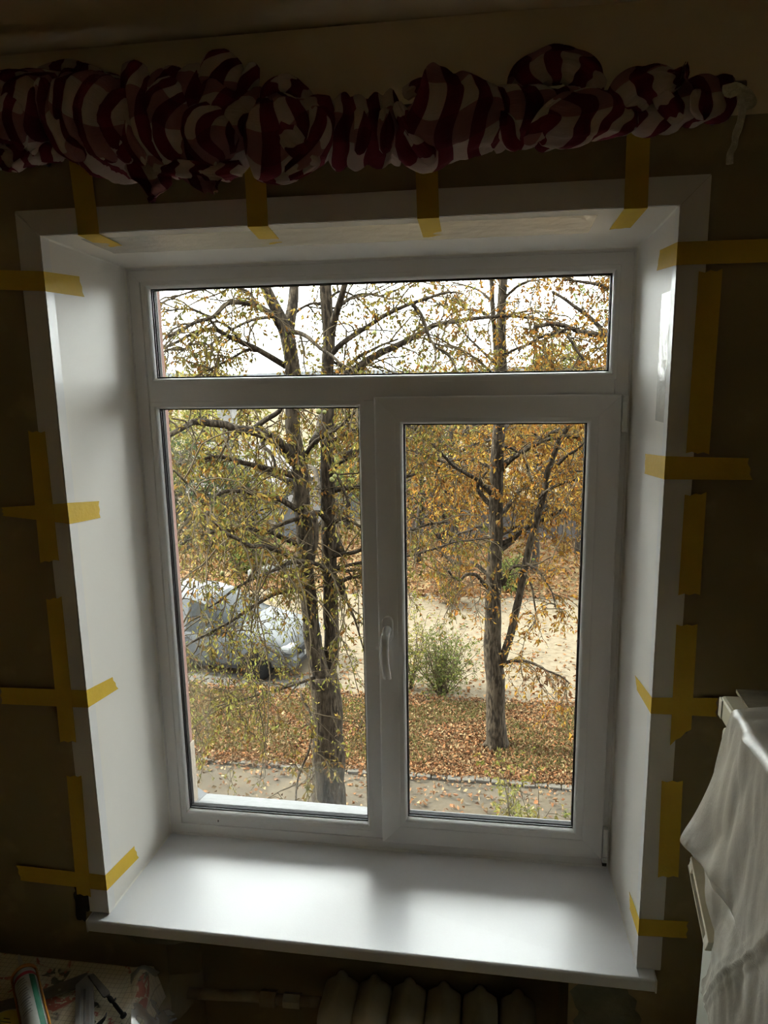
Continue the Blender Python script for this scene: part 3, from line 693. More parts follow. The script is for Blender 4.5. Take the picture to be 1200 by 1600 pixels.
brA = [
 ([(443, 519), (434, 505), (427, 495), (415, 486), (403, 479), (385, 473), (363, 472), (350, 477), (332, 494), (307, 501), (285, 513), (262, 525)], 0, -1.3, 11, 5),
 ([(446, 572), (415, 553), (397, 543), (378, 535), (357, 526), (341, 517), (322, 516), (301, 521), (276, 535), (255, 545)], .1, -1.0, 10, 4),
 ([(447, 519), (463, 520), (477, 525), (490, 535), (501, 545), (514, 553), (526, 562), (548, 587), (565, 612), (590, 640)], -.2, -.9, 8, 3),
 ([(520, 552), (530, 540), (554, 522), (577, 508), (600, 494), (622, 483), (643, 474), (663, 469), (680, 463), (695, 458), (711, 457)], .1, -.2, 9, 3),
 ([(522, 586), (545, 570), (563, 556), (582, 547), (600, 538), (622, 530)], .2, .6, 7, 3),
 ([(643, 475), (652, 484), (659, 494), (665, 512), (671, 528), (679, 541), (689, 549), (708, 562)], -.1, -.1, 6, 3),
 ([(530, 478), (545, 468), (562, 461), (580, 460), (600, 463)], .0, .5, 6, 3),
 ([(460, 722), (455, 714), (445, 701), (436, 692), (425, 686), (411, 680), (400, 677), (388, 673), (367, 670), (353, 664), (330, 661), (303, 659), (292, 665), (280, 672), (267, 679), (245, 690)], 0, -1.5, 20, 7),
 ([(425, 685), (413, 672), (403, 664), (390, 670), (372, 676), (350, 690), (330, 705)], 0, .6, 8, 3),
 ([(395, 672), (405, 664), (418, 655), (432, 646), (444, 632), (452, 610)], -.2, -.6, 10, 6),
 ([(410, 683), (413, 697), (423, 706), (428, 718), (430, 731)], 0, -.2, 8, 4),
 ([(462, 745), (448, 741), (433, 735), (416, 732), (397, 727), (377, 723), (357, 717), (338, 714), (320, 717), (308, 722), (297, 727)], 0, -.9, 11, 4),
 ([(462, 752), (446, 750), (430, 743), (412, 736), (398, 734)], .1, .4, 9, 4),
 ([(465, 796), (458, 792), (441, 782), (421, 774), (397, 772), (380, 768), (350, 768), (337, 777), (323, 792), (305, 803), (285, 812)], 0, -1.0, 10, 4),
 ([(470, 852), (441, 840), (425, 831), (408, 828), (392, 827), (372, 827), (353, 828), (335, 830), (317, 835), (290, 846), (270, 860)], 0, -1.2, 9, 4),
 ([(472, 880), (463, 875), (441, 862), (417, 854), (392, 853), (372, 842), (350, 830), (325, 800), (300, 765), (270, 735)], 0, -2.2, 10, 3),
 ([(516, 822), (509, 810), (499, 801), (483, 802), (463, 810), (445, 817), (428, 825), (410, 836)], .1, -.5, 12, 4),
 ([(486, 802), (491, 809), (494, 822), (494, 842), (491, 860), (488, 878)], -.25, -.3, 9, 8),
 ([(540, 940), (534, 925), (525, 913), (514, 893), (505, 885), (486, 878), (468, 877), (451, 880), (440, 886), (426, 891), (400, 903), (378, 914), (360, 926), (345, 938), (325, 950)], .0, -1.2, 9, 3),
 ([(478, 925), (467, 923), (455, 922), (442, 924), (426, 929), (410, 938), (393, 948), (378, 958), (358, 972), (337, 983), (313, 996), (290, 1010)], 0, -1.3, 10, 3),
 ([(520, 925), (527, 916), (536, 908), (546, 903), (563, 901), (585, 905)], .1, -.2, 9, 5),
 ([(505, 886), (522, 890), (545, 892), (562, 891)], .1, .2, 6, 4),
 ([(528, 905), (537, 915), (543, 940), (553, 965), (562, 995), (572, 1030)], 0, -.6, 6, 2),
 ([(517, 735), (523, 729), (536, 719), (557, 710), (580, 703), (610, 693), (661, 668), (690, 655)], .2, .4, 9, 4),
 ([(477, 712), (484, 700), (491, 691), (508, 680), (526, 671), (540, 658), (552, 646), (570, 632)], .0, -.5, 7, 4),
 ([(519, 820), (530, 812), (545, 814), (563, 824), (580, 835)], .1, .0, 6, 3),
 ([(519, 868), (533, 866), (549, 864), (563, 860), (590, 848), (635, 832), (666, 820), (700, 815)], .1, -.3, 8, 3),
 ([(516, 768), (545, 762), (590, 757), (635, 745), (659, 738)], .2, .2, 8, 4),
 ([(517, 890), (560, 880), (600, 873), (636, 868), (678, 858), (710, 848), (740, 844), (768, 840)], .1, .6, 6, 2),
 ([(500, 1054), (484, 1061), (467, 1068), (445, 1075), (423, 1081), (398, 1088), (372, 1095), (350, 1092)], .0, -.9, 6, 2),
 ([(520, 690), (545, 676), (570, 668), (600, 660), (640, 648), (675, 640)], .1, -.3, 8, 3),
 ([(513, 725), (527, 745), (535, 760), (541, 775), (547, 790)], .1, -.1, 6, 3),
 ([(415, 553), (390, 545), (360, 560), (330, 575), (300, 592)], 0, -.6, 6, 2),
 ([(403, 479), (385, 455), (345, 446), (300, 455), (255, 472)], -.3, -1.0, 6, 2),
 ([(427, 495), (390, 502), (350, 522), (318, 547), (275, 562)], -.2, .4, 6, 2),
 ([(341, 516), (320, 492), (290, 482), (250, 488)], -.6, -1.0, 5, 2),
 ([(378, 535), (355, 510), (330, 505), (300, 535), (270, 560)], -.3, -.9, 5, 2),
 ([(450, 500), (470, 482), (495, 475), (520, 492), (545, 520)], .2, .5, 5, 2),
 ([(512, 560), (540, 575), (570, 570), (600, 580)], .2, .6, 5, 2),
 ([(512, 470), (535, 455), (570, 475), (600, 520)], .2, .5, 5, 2),
 ([(470, 1085), (487, 1120), (484, 1165), (474, 1195), (467, 1214), (463, 1232), (462, 1252)], -.8, -1.6, 4, 3),
]
mA = []
for pts, d0, d1, w0, w1 in brA: mA.append(px_limb('branch', pts, YA+d0, YA+d1, w0, w1, tA))
# branches on the far side and above the frame, so that the crown is round
for i in range(9):
    a = rs.uniform(.2, 2.9); z = rs.uniform(-.8, 3.2); st = np.array([aty(512, 640, YA)[0]+rs.uniform(-.3, .2), YA+.1, z]); d = np.array([math.cos(a)*1.0, abs(math.sin(a)), .25])
    mA.append(limb('branch', [st, st+d*.7+[0, 0, .2], st+d*1.5+[0, 0, .35], st+d*2.3+[0, 0, .2], st+d*3.0], .05, .012, M_BARK, tA, k=6, jit=.06))
subsA = foliage(tA, mA, 'olive', per_m=8.5, sub_len=(.35, 1.05), tw_each=7, tw_len=(.1, .38), leaf_each=6, lf=(.035, .078), droop=.14)
# long drooping sprays in front of the car and the grass
hang = []
for i in range(46):
    px, py = rs.uniform(285, 478), rs.uniform(840, 1040); Y = YA-rs.uniform(.3, 2.0)
    p = aty(px, py, Y); hang.append(p)
hang = np.array(hang); nh = len(hang)
dh = np.stack([rng.uniform(-.5, .4, nh), rng.uniform(-.3, .3, nh), rng.uniform(-.9, .2, nh)], 1); dh /= np.linalg.norm(dh, axis=1, keepdims=True)
HP = wander(nh, hang, dh, rng.uniform(.9, 2.1, nh), 10, .16, .16)
for i in range(14):
    tube('branch', HP[i], np.linspace(.009, .004, 10), M_TWIG, tA, k=5)
foliage(tA, list(HP), 'yellowgreen', per_m=3.2, sub_len=(.2, .6), tw_each=5, tw_len=(.08, .25), leaf_each=3, lf=(.025, .058), droop=.18, sub_r=.005, tw_r=.0025)
# horse-chestnut fruits
M_FRUIT = xmat('chestnut_husk', (.42, .42, .10), .7, .3, var=(.34, .38, .09), scale=40, bump=.6, bscale=120)
def husk():
    bm = bmesh.new(); bmesh.ops.create_icosphere(bm, subdivisions=2, radius=.026)
    for v_ in bm.verts: v_.co *= 1+.10*noise.noise(v_.co*180)
    me = bpy.data.meshes.new('chestnut_fruit'); bm.to_mesh(me); bm.free(); me.materials.append(M_FRUIT); me.polygons.foreach_set('use_smooth', [True]*len(me.polygons)); return me
hm = husk()
for q in [(498, 643), (507, 644), (523, 744), (519, 749), (403, 481), (408, 484), (300, 552), (306, 556), (277, 545), (388, 710), (315, 773), (355, 805), (283, 822), (347, 896), (418, 870), (497, 562), (392, 978), (440, 470), (585, 520)]:
    o = bpy.data.objects.new('chestnut_fruit', hm); COL.objects.link(o); o.parent = tA; o.matrix_parent_inverse = parent_world(tA).inverted(); o.location = aty(*q, YA-.55); o.scale = (rs.uniform(.85, 1.15),)*3
# golden leaf clusters hanging on fruit stalks
# ---------------- tree C: chestnut behind the right sash
YC = 8.75
tC = empty('chestnut_tree', tuple(atz(776, 1165, G))); tag(tC, 'forked chestnut with rusty orange leaves rising from the leaf litter behind the opening sash', 'tree')
P = [atz(777, 1168, G-.12)]+[aty(*q, YC) for q in [(777, 1150), (775, 1112), (774, 1060), (770, 1030), (770, 955), (772, 900), (774, 853), (775, 781), (776, 720), (780, 665), (782, 620), (784, 580), (783, 512), (785, 450), (787, 390)]]
r_ = limb('trunk', P, .175, .055, M_BARK, tC, k=14, jit=.015, pw=.8)
limb('root_flare', [atz(777, 1172, G-.1), aty(777, 1155, YC), aty(776, 1128, YC)], .205, .145, M_BARK, tC, k=14)
for q in [(757, 1168), (794, 1166), (768, 1174)]: limb('root', [aty(776, 1150, YC), np.append(atz(*q, G)[:2], G+.02), np.append(atz(q[0]*1.6-776*.6, q[1]+1, G)[:2], G-.05)], .07, .02, M_BARK, tC, k=7)
px_limb('branch', [(783, 1040), (788, 1022), (798, 990), (808, 948), (817, 900), (823, 877), (828, 851), (840, 805), (847, 782), (852, 764), (857, 735), (874, 687), (891, 660), (910, 625), (925, 590)], YC, YC-.3, 13, 8, tC, k=9)
px_limb('branch', [(779, 700), (777, 640), (777, 580), (772, 512), (768, 438), (765, 390)], YC, YC+.2, 9, 6, tC, k=8)
brC = [
 ([(783, 735), (792, 724), (804, 714), (820, 704), (835, 696), (855, 688), (876, 684), (903, 684), (925, 690)], 0, -.6, 8, 3),
 ([(768, 774), (757, 760), (746, 749), (730, 740), (710, 729), (694, 712), (678, 696), (652, 674), (630, 660)], 0, -1.1, 7, 3),
 ([(770, 792), (760, 783), (753, 774), (746, 762), (752, 748), (762, 736)], 0, .3, 9, 4),
 ([(770, 733), (757, 726), (746, 720), (730, 718), (715, 718), (700, 721), (686, 730), (680, 745)], 0, .5, 6, 3),
 ([(768, 900), (757, 894), (746, 884), (736, 880), (724, 880), (712, 879), (695, 870)], 0, .6, 7, 4),
 ([(768, 924), (755, 912), (746, 900), (737, 897), (728, 898), (719, 906), (708, 902), (700, 892)], 0, -.5, 7, 3),
 ([(783, 915), (790, 904), (794, 894), (802, 886), (814, 884), (822, 892)], 0, -.2, 6, 5),
 ([(843, 778), (855, 766), (872, 757), (885, 753), (896, 752), (915, 751)], -.2, -.6, 5, 3),
 ([(848, 762), (858, 753), (867, 747), (880, 740), (896, 737), (915, 736)], -.2, .4, 5, 3),
 ([(843, 797), (853, 790), (862, 786), (876, 783), (891, 781), (912, 786)], -.2, .6, 5, 3),
 ([(862, 731), (874, 723), (886, 712), (901, 703), (915, 690)], -.3, -.9, 6, 3),
 ([(860, 786), (869, 794), (877, 805), (882, 810), (885, 818)], -.3, -.5, 4, 2),
 ([(778, 838), (790, 833), (799, 827), (812, 819), (823, 810), (838, 795), (848, 776)], 0, -.4, 4, 2),
 ([(786, 1038), (794, 1034), (805, 1031), (818, 1032), (832, 1036), (844, 1042), (854, 1048), (865, 1052), (878, 1058), (890, 1068)], 0, -.6, 6, 2),
 ([(820, 895), (830, 915), (835, 940), (838, 965), (832, 985)], -.2, -.5, 4, 2),
 ([(822, 880), (838, 890), (850, 905), (862, 925), (868, 950)], -.2, -.6, 4, 2),
 ([(784, 560), (800, 548), (826, 538), (850, 530), (870, 520), (893, 512)], 0, -.4, 5, 2),
 ([(782, 600), (760, 575), (735, 555), (705, 540), (680, 525), (650, 515)], 0, -.5, 5, 2),
 ([(770, 500), (758, 490), (740, 484), (720, 485), (700, 495), (690, 510)], 0, .4, 5, 2),
 ([(783, 505), (800, 492), (820, 487), (845, 486)], 0, .3, 5, 2),
 ([(785, 470), (805, 450), (825, 440), (850, 437)], 0, -.3, 5, 2),
 ([(776, 570), (750, 545), (725, 520), (712, 500)], 0, .5, 5, 2),
 ([(783, 640), (800, 615), (830, 590), (860, 575), (885, 560)], 0, .3, 5, 2),
 ([(768, 470), (750, 455), (730, 447), (705, 440)], .2, .6, 4, 2),
 ([(772, 830), (750, 822), (735, 828), (715, 835), (700, 850), (690, 870)], 0, .8, 6, 2),
 ([(776, 700), (800, 700), (820, 720), (830, 750), (838, 780)], 0, .4, 5, 2),
]
mC = []
for pts, d0, d1, w0, w1 in brC: mC.append(px_limb('branch', pts, YC+d0, YC+d1, w0, w1, tC))
for i in range(10):
    a = rs.uniform(0, 3.1); z = rs.uniform(-1.5, 4.0); st = np.array([aty(778, 640, YC)[0], YC+.05, z]); d = np.array([math.cos(a), abs(math.sin(a))+.1, .2])
    mC.append(limb('branch', [st, st+d*.6+[0, 0, .25], st+d*1.3+[0, 0, .4], st+d*2.0+[0, 0, .35], st+d*2.6], .04, .01, M_BARK, tC, k=6, jit=.06))
foliage(tC, mC, 'orange', per_m=8, sub_len=(.35, 1.0), tw_each=7, tw_len=(.1, .4), leaf_each=6, lf=(.04, .095), droop=.10)
dr = []
for q in [(850, 1044), (862, 1050), (875, 1056), (888, 1065), (838, 1038), (822, 1033)]: dr.append(catmull([aty(*q, YC-.4), aty(q[0]+6, q[1]+8, YC-.5), aty(q[0]+9, q[1]+18, YC-.5)], 3))
foliage(tC, dr, 'litter', per_m=14, sub_len=(.12, .3), tw_each=2, tw_len=(.05, .12), leaf_each=3, lf=(.07, .13), droop=.25, sub_r=.004, tw_r=.002)
# ---------------- tree E: neighbour on the right whose limbs reach into the top pane
YE = 7.4
tE = empty('chestnut_tree', tuple(down_to_ground(1075, 1300, YE))); tag(tE, 'chestnut right of the view whose rusty limbs reach into the top pane corner', 'tree')
limb('trunk', [down_to_ground(1075, 1300, YE), aty(1070, 1000, YE), aty(1065, 800, YE), aty(1060, 600, YE), aty(1050, 480, YE), aty(1045, 300, YE)], .19, .08, M_BARK, tE, k=12)
brE = [([(1060, 585), (1010, 545), (980, 532), (951, 526), (920, 521), (905, 518), (890, 511), (868, 506), (850, 508), (834, 511)], 0, -.4, 11, 5),
       ([(1055, 600), (1000, 560), (948, 520), (935, 508), (923, 497), (908, 486), (896, 478), (880, 466), (862, 455)], .1, .2, 9, 4),
       ([(1050, 520), (1000, 480), (960, 455), (935, 445), (905, 440), (880, 437)], 0, .5, 9, 3),
       ([(890, 512), (870, 520), (850, 525), (825, 538), (810, 548)], -.3, -.3, 5, 3),
       ([(880, 515), (895, 535), (905, 552), (915, 565), (925, 578)], -.3, -.5, 5, 3),
       ([(1060, 650), (1010, 640), (960, 630), (925, 640), (890, 655)], 0, -.6, 8, 3),
       ([(1060, 800), (1000, 770), (950, 760), (915, 775)], 0, .3, 8, 3),
       ([(1050, 500), (980, 430), (920, 400), (860, 390), (800, 400)], .2, .4, 9, 3)]
mE = [px_limb('branch', p, YE+a, YE+b_, w0, w1, tE) for p, a, b_, w0, w1 in brE]
for i in range(11):
    a = rs.uniform(-1.4, 4.5); z = rs.uniform(-1.0, 3.6); st = np.array([aty(1062, 700, YE)[0], YE, z]); d = np.array([math.cos(a), math.sin(a)*.8, .2])
    if d[0] < 0 and abs(d[1]) < .5: continue
    mE.append(limb('branch', [st, st+d*.6+[0, 0, .25], st+d*1.2+[0, 0, .4], st+d*1.8+[0, 0, .35]], .04, .012, M_BARK, tE, k=6, jit=.06))
foliage(tE, mE, 'orange', per_m=9, sub_len=(.3, .8), tw_each=7, tw_len=(.1, .35), leaf_each=6, lf=(.035, .085), droop=.08)

# ---------------- generic background trees
def bg_tree(label, x, y, h, spread, pal, seed, leaf=(.08, .16), dens=1.0, trunk_r=.12, name='tree', nb=16, low=.25, group=None):
    global rng
    rng = np.random.default_rng(seed); r = random.Random(seed)
    t = empty(name, (x, y, G)); tag(t, label, 'tree', group)
    lean = np.array([r.uniform(-.4, .4), r.uniform(-.3, .3), 0])
    tp = [np.array([x, y, G-.1])+lean*q+np.array([0, 0, h*q+(.1 if q else 0)]) for q in (0, .25, .5, .75, .97)]
    limb('trunk', tp, trunk_r, trunk_r*.2, M_FARBARK, t, k=8, jit=.08)
    TP = catmull(tp, 8); ms = []
    for i in range(nb):
        q = low+(1-low)*(i+.5)/nb; b0 = TP[int(q*(len(TP)-1))]; a = r.uniform(0, 6.28); s = spread*math.sin(math.pi*min(1, .25+.75*(1-q)))*r.uniform(.7, 1.1)
        d = np.array([math.cos(a), math.sin(a), 0])
        ms.append(limb('branch', [b0, b0+d*s*.4+[0, 0, s*.25], b0+d*s*.75+[0, 0, s*.38], b0+d*s+[0, 0, s*.3]], trunk_r*.35, .012, M_FARBARK, t, k=5, jit=.15))
    foliage(t, ms, pal, per_m=4.6*dens, sub_len=(.6, 1.3), tw_each=5, tw_len=(.3, .7), leaf_each=6, lf=leaf, droop=.05, sub_r=.012, tw_r=.005)
    return t
def bg_px(label, px, Y, top_px, spread, pal, seed, **kw):
    x = aty(px, 800, Y)[0]; h = aty(px, top_px, Y)[2]-G
    return bg_tree(label, x, Y, h, spread, pal, seed, **kw)
bg_px('orange-leaved tree behind the middle of the sash beyond the sandy drive', 715, 17.8, 640, 2.2, 'orange', 21)
bg_px('golden tree left edge of the sash pane beyond the sandy drive', 650, 19.5, 610, 2.4, 'mixed', 22)
bg_px('rusty tree right of the forked chestnut beyond the sandy drive', 835, 19.0, 620, 2.3, 'orange', 23)
bg_px('tall yellow-brown tree at the right edge of the sash pane', 905, 21.0, 600, 2.6, 'mixed', 24)
bg_px('pale green tree high behind the sash middle, farther than the orange ones', 740, 27, 605, 3.2, 'yellowgreen', 25, leaf=(.12, .22), trunk_r=.16)
bg_px('green tree behind the gap between the two chestnuts', 600, 23.5, 620, 3.0, 'green', 26, leaf=(.12, .22))
bg_px('greenish tree far right behind the fence', 860, 29, 590, 3.4, 'green', 27, leaf=(.14, .25), trunk_r=.16)
bg_px('yellow-green tree behind the chimney at upper left', 330, 34, 600, 3.4, 'yellowgreen', 28, leaf=(.14, .25), trunk_r=.16)
bg_px('bushy yellow-green tree at the far left beside the brick edge', 275, 24, 610, 2.6, 'yellowgreen', 29, leaf=(.12, .2))
bg_px('dark green conifer-like tree at the left beside the pale roof', 290, 20.5, 720, 1.7, 'dark', 30, leaf=(.08, .15), dens=1.6, low=.05, nb=20)
bg_px('light green tree between the pale house and the left trunk', 395, 22.5, 745, 1.6, 'yellowgreen', 31, leaf=(.1, .18), low=.1)
bg_px('ochre tree straight behind the twin trunks', 545, 24, 650, 2.0, 'mixed', 32)
bg_px('low rusty tree left of the forked chestnut at the fence', 690, 21.5, 760, 1.8, 'litter', 33, low=.1)
bg_px('olive bush crown poking over the transom at far right', 915, 32, 553, 2.6, 'yellowgreen', 34, leaf=(.16, .28), trunk_r=.2)
bg_tree('golden tree standing right of the view by the end of the fence', 6.5, 20.5, 8.0, 2.6, 'mixed', 51)
bg_tree('rusty tree farther right of the view behind the fence', 10.5, 25, 9.0, 3.0, 'orange', 52)
bg_tree('tall green tree far right of the view behind the fence', 7.5, 30, 10.5, 3.4, 'green', 53, leaf=(.14, .25))
rng = np.random.default_rng(99)

# ---------------- bushes and sapling
def bush(label, c, h, r, n, pal, seed, lf=(.03, .06), name='bush', cat='bush', up=.9):
    global rng
    rng = np.random.default_rng(seed); t = empty(name, tuple(c)); tag(t, label, cat)
    a = rng.uniform(0, 6.28, n); q = rng.uniform(.1, 1, n); d = np.stack([np.cos(a)*q*r/h, np.sin(a)*q*r/h, np.full(n, up)], 1); d /= np.linalg.norm(d, axis=1, keepdims=True)
    P = wander(n, np.tile(np.array(c, float), (n, 1))+np.stack([np.cos(a), np.sin(a), a*0], 1)*.05, d, rng.uniform(.6, 1.1, n)*h, 8, -.01, .10)
    V, F = tubes(P, np.linspace(.009, .003, 8)[None].repeat(n, 0), 4); o = mesh('stem', V, F, M_TWIG, t); o['kind'] = 'stuff'
    foliage(t, list(P), pal, per_m=7, sub_len=(.12, .4), tw_each=3, tw_len=(.06, .18), leaf_each=5, lf=lf, droop=.02, sub_r=.004, tw_r=.002)
    return t
bush('green leafy bush at the edge of the sandy drive behind the sash', tuple(atz(690, 1086, G)), 1.25, .75, 46, 'green', 41)
bush('thin yellowish bush beside the green bush, next to the mullion', tuple(atz(640, 1075, G)), 1.9, .9, 16, 'yellowgreen', 42)
bush('green shrub at the far edge of the sandy drive between trunk and fork', tuple(atz(795, 925, G)), 1.0, .8, 26, 'green', 43, lf=(.05, .1))
bush('brownish shrub at the far edge of the sandy drive left of the trunk', tuple(atz(700, 945, G)), 1.2, 1.0, 26, 'litter', 44, lf=(.05, .1))
bush('bright green shrub beyond the car by the white kerb', tuple(atz(395, 893, G)), 1.3, 1.5, 40, 'green', 45, lf=(.07, .12))
sp = aty(815, 1295, 5.2); sb_ = (sp[0], 5.2, G)
bush('thin light green sapling in front of the path outside the right sash', sb_, aty(825, 1180, 5.2)[2]-G, .35, 9, 'yellowgreen', 46, lf=(.04, .07), name='sapling', cat='sapling', up=2.2)
sp = aty(930, 1310, 5.4)
bush('pale green sapling outside the lower right corner of the sash', (sp[0], 5.4, G), aty(880, 1230, 5.4)[2]-G, .4, 7, 'green', 47, lf=(.04, .07), name='sapling', cat='sapling', up=2.2)
rng = np.random.default_rng(100)

# ---------------- leaf litter and grass
def scatter(name, n, xf, yf, z, ln, pal, label, cat, lie=True, wr=(.4, .8)):
    x = xf(n); y = yf(n, x)
    if cat == 'grass':
        kq = np.array([noise.noise(Vector((a*.9, b_*1.6, 5)))*1.4+.25*noise.noise(Vector((a*4, b_*4, 1))) for a, b_ in zip(x, y)]) > -.30+.20*(x > -.9)*(y < 9.0); x = x[kq]; y = y[kq]; n = len(x)
    base = np.stack([x, y, np.full(n, z)+rng.uniform(0, .03, n)], 1)
    if lie: d = rv(n); d[:, 2] = np.abs(d[:, 2])*.35
    else: d = rv(n)*.5; d[:, 2] = 1
    d /= np.linalg.norm(d, axis=1, keepdims=True); l_ = rng.uniform(*ln, n)
    o = leaves_mesh(name, base, d, l_, l_*rng.uniform(*wr, n), pal, mt=M_LITTER if lie else M_LEAF); return tag(o, label, cat, kind='stuff')
scatter('fallen_leaves', 78000, lambda n: rng.uniform(-6.5, 6.5, n), lambda n, x: 7.8+rng.beta(.8, 1.15, n)*2.6, G+.01, (.03, .075), 'litter', 'rust-brown fallen leaves covering the grass strip under the trees', 'leaves')
scatter('grass', 80000, lambda n: rng.uniform(-6.5, 6.5, n), lambda n, x: 8.1+rng.uniform(0, 1, n)*2.1, G+.0, (.03, .065), 'grass', 'short dry grass growing through the leaf litter', 'grass', lie=False, wr=(.08, .16))
scatter('fallen_leaves', 14000, lambda n: rng.uniform(-14, 12, n), lambda n, x: 16.3+rng.uniform(0, 1, n)**1.2*7, G+.01, (.08, .18), 'littersand', 'fallen leaves along the far edge of the sandy drive', 'leaves')
scatter('fallen_leaves', 2200, lambda n: rng.uniform(-6, 4, n), lambda n, x: 10.3+rng.uniform(0, 1, n)**2*6, G+.0, (.05, .11), 'littersand', 'sparse leaves scattered over the bright sandy drive', 'leaves')
scatter('fallen_leaves', 1500, lambda n: rng.uniform(-5, 3, n), lambda n, x: 7.75-rng.uniform(0, 1, n)**2*2.2, G+.0, (.04, .09), 'litter', 'few brown leaves lying on the path beside the edging stones', 'leaves')

# ---------------- buildings and fence beyond the drive
M_CONC = xmat('fence_concrete', (.17, .15, .15), .95, .1, var=(.22, .2, .195), scale=2, bump=.2, bscale=8)
M_PALEWALL = xmat('pale_blue_wall', (.30, .32, .34), .9, .1, var=(.27, .29, .31), scale=2)
M_GABLE = xmat('grey_gable', (.22, .225, .235), .9, .1, var=(.25, .25, .26), scale=1.5)
M_SLATE = xmat('weathered_slate_roof', (.40, .36, .35), .9, .1, var=(.46, .43, .42), scale=2)
M_CHIM = xmat('whitewashed_chimney', (.50, .48, .46), .9, .1, var=(.40, .38, .37), scale=3)
M_REDROOF = xmat('red_roof', (.38, .14, .10), .9, .1)
M_DKWIN = xmat('dark_window_pane', (.06, .07, .08), .4, .05)
M_KERB = xmat('white_kerb', (.50, .49, .46), .9, .1)
fen = empty('concrete_fence', tuple(aty(760, 852, 23))); fen.location.z = G; tag(fen, 'weathered grey concrete panel fence behind the orange trees', 'fence')
xa, xb = aty(600, 800, 23)[0], 14.0
x = xa; zt_ = aty(700, 792, 23)[2]
while x < xb:
    boxes('panel', [(x+.07, x+1.93, 22.97, 23.04, G-.1, zt_+rs.uniform(-.03, .03))], M_CONC, fen, bevel=.02, seg=1)
    boxes('post', [(x-.07, x+.07, 22.93, 23.07, G-.1, zt_+.12)], M_CONC, fen, bevel=.015, seg=1); x += 2
def house(label, x0, x1, y0, y1, zw, zr_, wm, rm, ridge='x', wins=(), over=.3, chim=None):
    h = empty('house', ((x0+x1)/2, (y0+y1)/2, G)); tag(h, label, 'house')
    boxes('wall', [(x0, x1, y0, y1, G-.1, zw)], wm, h)
    if ridge == 'x':
        ym = (y0+y1)/2; 
        prism('gable', ([(x0+.02, y0, zw), (x0+.02, y1, zw), (x0+.02, ym, zr_)], [(x1-.02, y0, zw), (x1-.02, y1, zw), (x1-.02, ym, zr_)]), h, wm)
        n = int((x1-x0+2*over)/.28)
        for s in (0, 1):
            ya = y0-over if s == 0 else y1+over; za = zw-over*(zr_-zw)/(ym-y0); v = []; f = []
            for i in range(n*4+1):
                xx = x0-over+(x1-x0+2*over)*i/(n*4); dz = .03*math.sin(i*math.pi/2); v += [(xx, ya, za+.05+dz), (xx, ym, zr_+.05+dz)]
            for i in range(n*4): f.append((2*i, 2*i+2, 2*i+3, 2*i+1))
            o = mesh('roof_slope', v, f, rm, h); bm = bmesh.new(); bm.from_mesh(o.data); bmesh.ops.solidify(bm, geom=bm.faces[:], thickness=.04); bm.to_mesh(o.data); bm.free()
    else:
        xm = (x0+x1)/2; prism('gable', ([(x0, y0+.02, zw), (x1, y0+.02, zw), (xm, y0+.02, zr_)], [(x0, y1-.02, zw), (x1, y1-.02, zw), (xm, y1-.02, zr_)]), h, wm)
        for s in (-1, 1):
            xe = xm+s*((x1-x0)/2+over); ze = zw-over*(zr_-zw)/((x1-x0)/2)
            quadslab('roof_slope', [(xm, y0-over, zr_+.06), (xm, y1+over, zr_+.06), (xe, y1+over, ze+.06), (xe, y0-over, ze+.06)], .06, rm, h, nrm=(s*.5, 0, 1))
    for (a, b_, c, d) in wins:
        fr = boxes('window', [(a, b_, y0-.05, y0+.03, c, d)], M_KERB, h); boxes('pane', [(a+.07, b_-.07, y0-.065, y0-.045, c+.07, d-.07)], M_DKWIN, fr)
    if chim:
        cx, cy, cz, cw = chim; c_ = boxes('chimney', [(cx-cw, cx+cw, cy-cw, cy+cw, zw, cz)], M_CHIM, h, bevel=.03, seg=1); boxes('chimney_cap', [(cx-cw-.08, cx+cw+.08, cy-cw-.08, cy+cw+.08, cz, cz+.12)], M_CHIM, c_)
    return h
Yh = 25.5
x0, x1 = aty(285, 750, Yh)[0], aty(432, 750, Yh)[0]; zw = aty(360, 765, Yh)[2]; zr_ = aty(360, 693, Yh+2.5)[2]
house('small house with weathered corrugated roof and white chimney, left of the twin trunks', x0, x1, Yh, Yh+5, zw, zr_, M_CHIM, M_SLATE, 'x', wins=[(x1-2.1, x1-1.1, G+1.0, G+2.2)], chim=(aty(358, 700, Yh+2.2)[0], Yh+2.2, aty(358, 636, Yh+2.2)[2], .32))
x0, x1 = aty(428, 800, 22.5)[0], aty(476, 800, 22.5)[0]; house('grey gabled shed just left of the twin trunks', x0, x1, 22.5, 26, aty(450, 822, 22.5)[2], aty(450, 778, 22.5)[2], M_GABLE, M_SLATE, 'y', over=.15)
x0, x1 = aty(484, 800, 26.5)[0], aty(640, 800, 26.5)[0]; zz = aty(540, 740, 26.5)[2]
house('long pale blue-grey outbuilding behind the twin trunks', x0, x1, 26.5, 32, zz, aty(540, 690, 29)[2], M_PALEWALL, M_SLATE, 'x', wins=[(x0+.9, x0+1.9, G+.9, G+2.3), (x0+2.5, x0+3.4, G+.2, G+2.3)])
x0, x1 = aty(930, 580, 60)[0], aty(1010, 580, 60)[0]
house('distant house with a red roof at the right end of the top pane', x0, x1, 60, 66, aty(950, 590, 60)[2], aty(950, 572, 63)[2], M_PALEWALL, M_REDROOF, 'x')
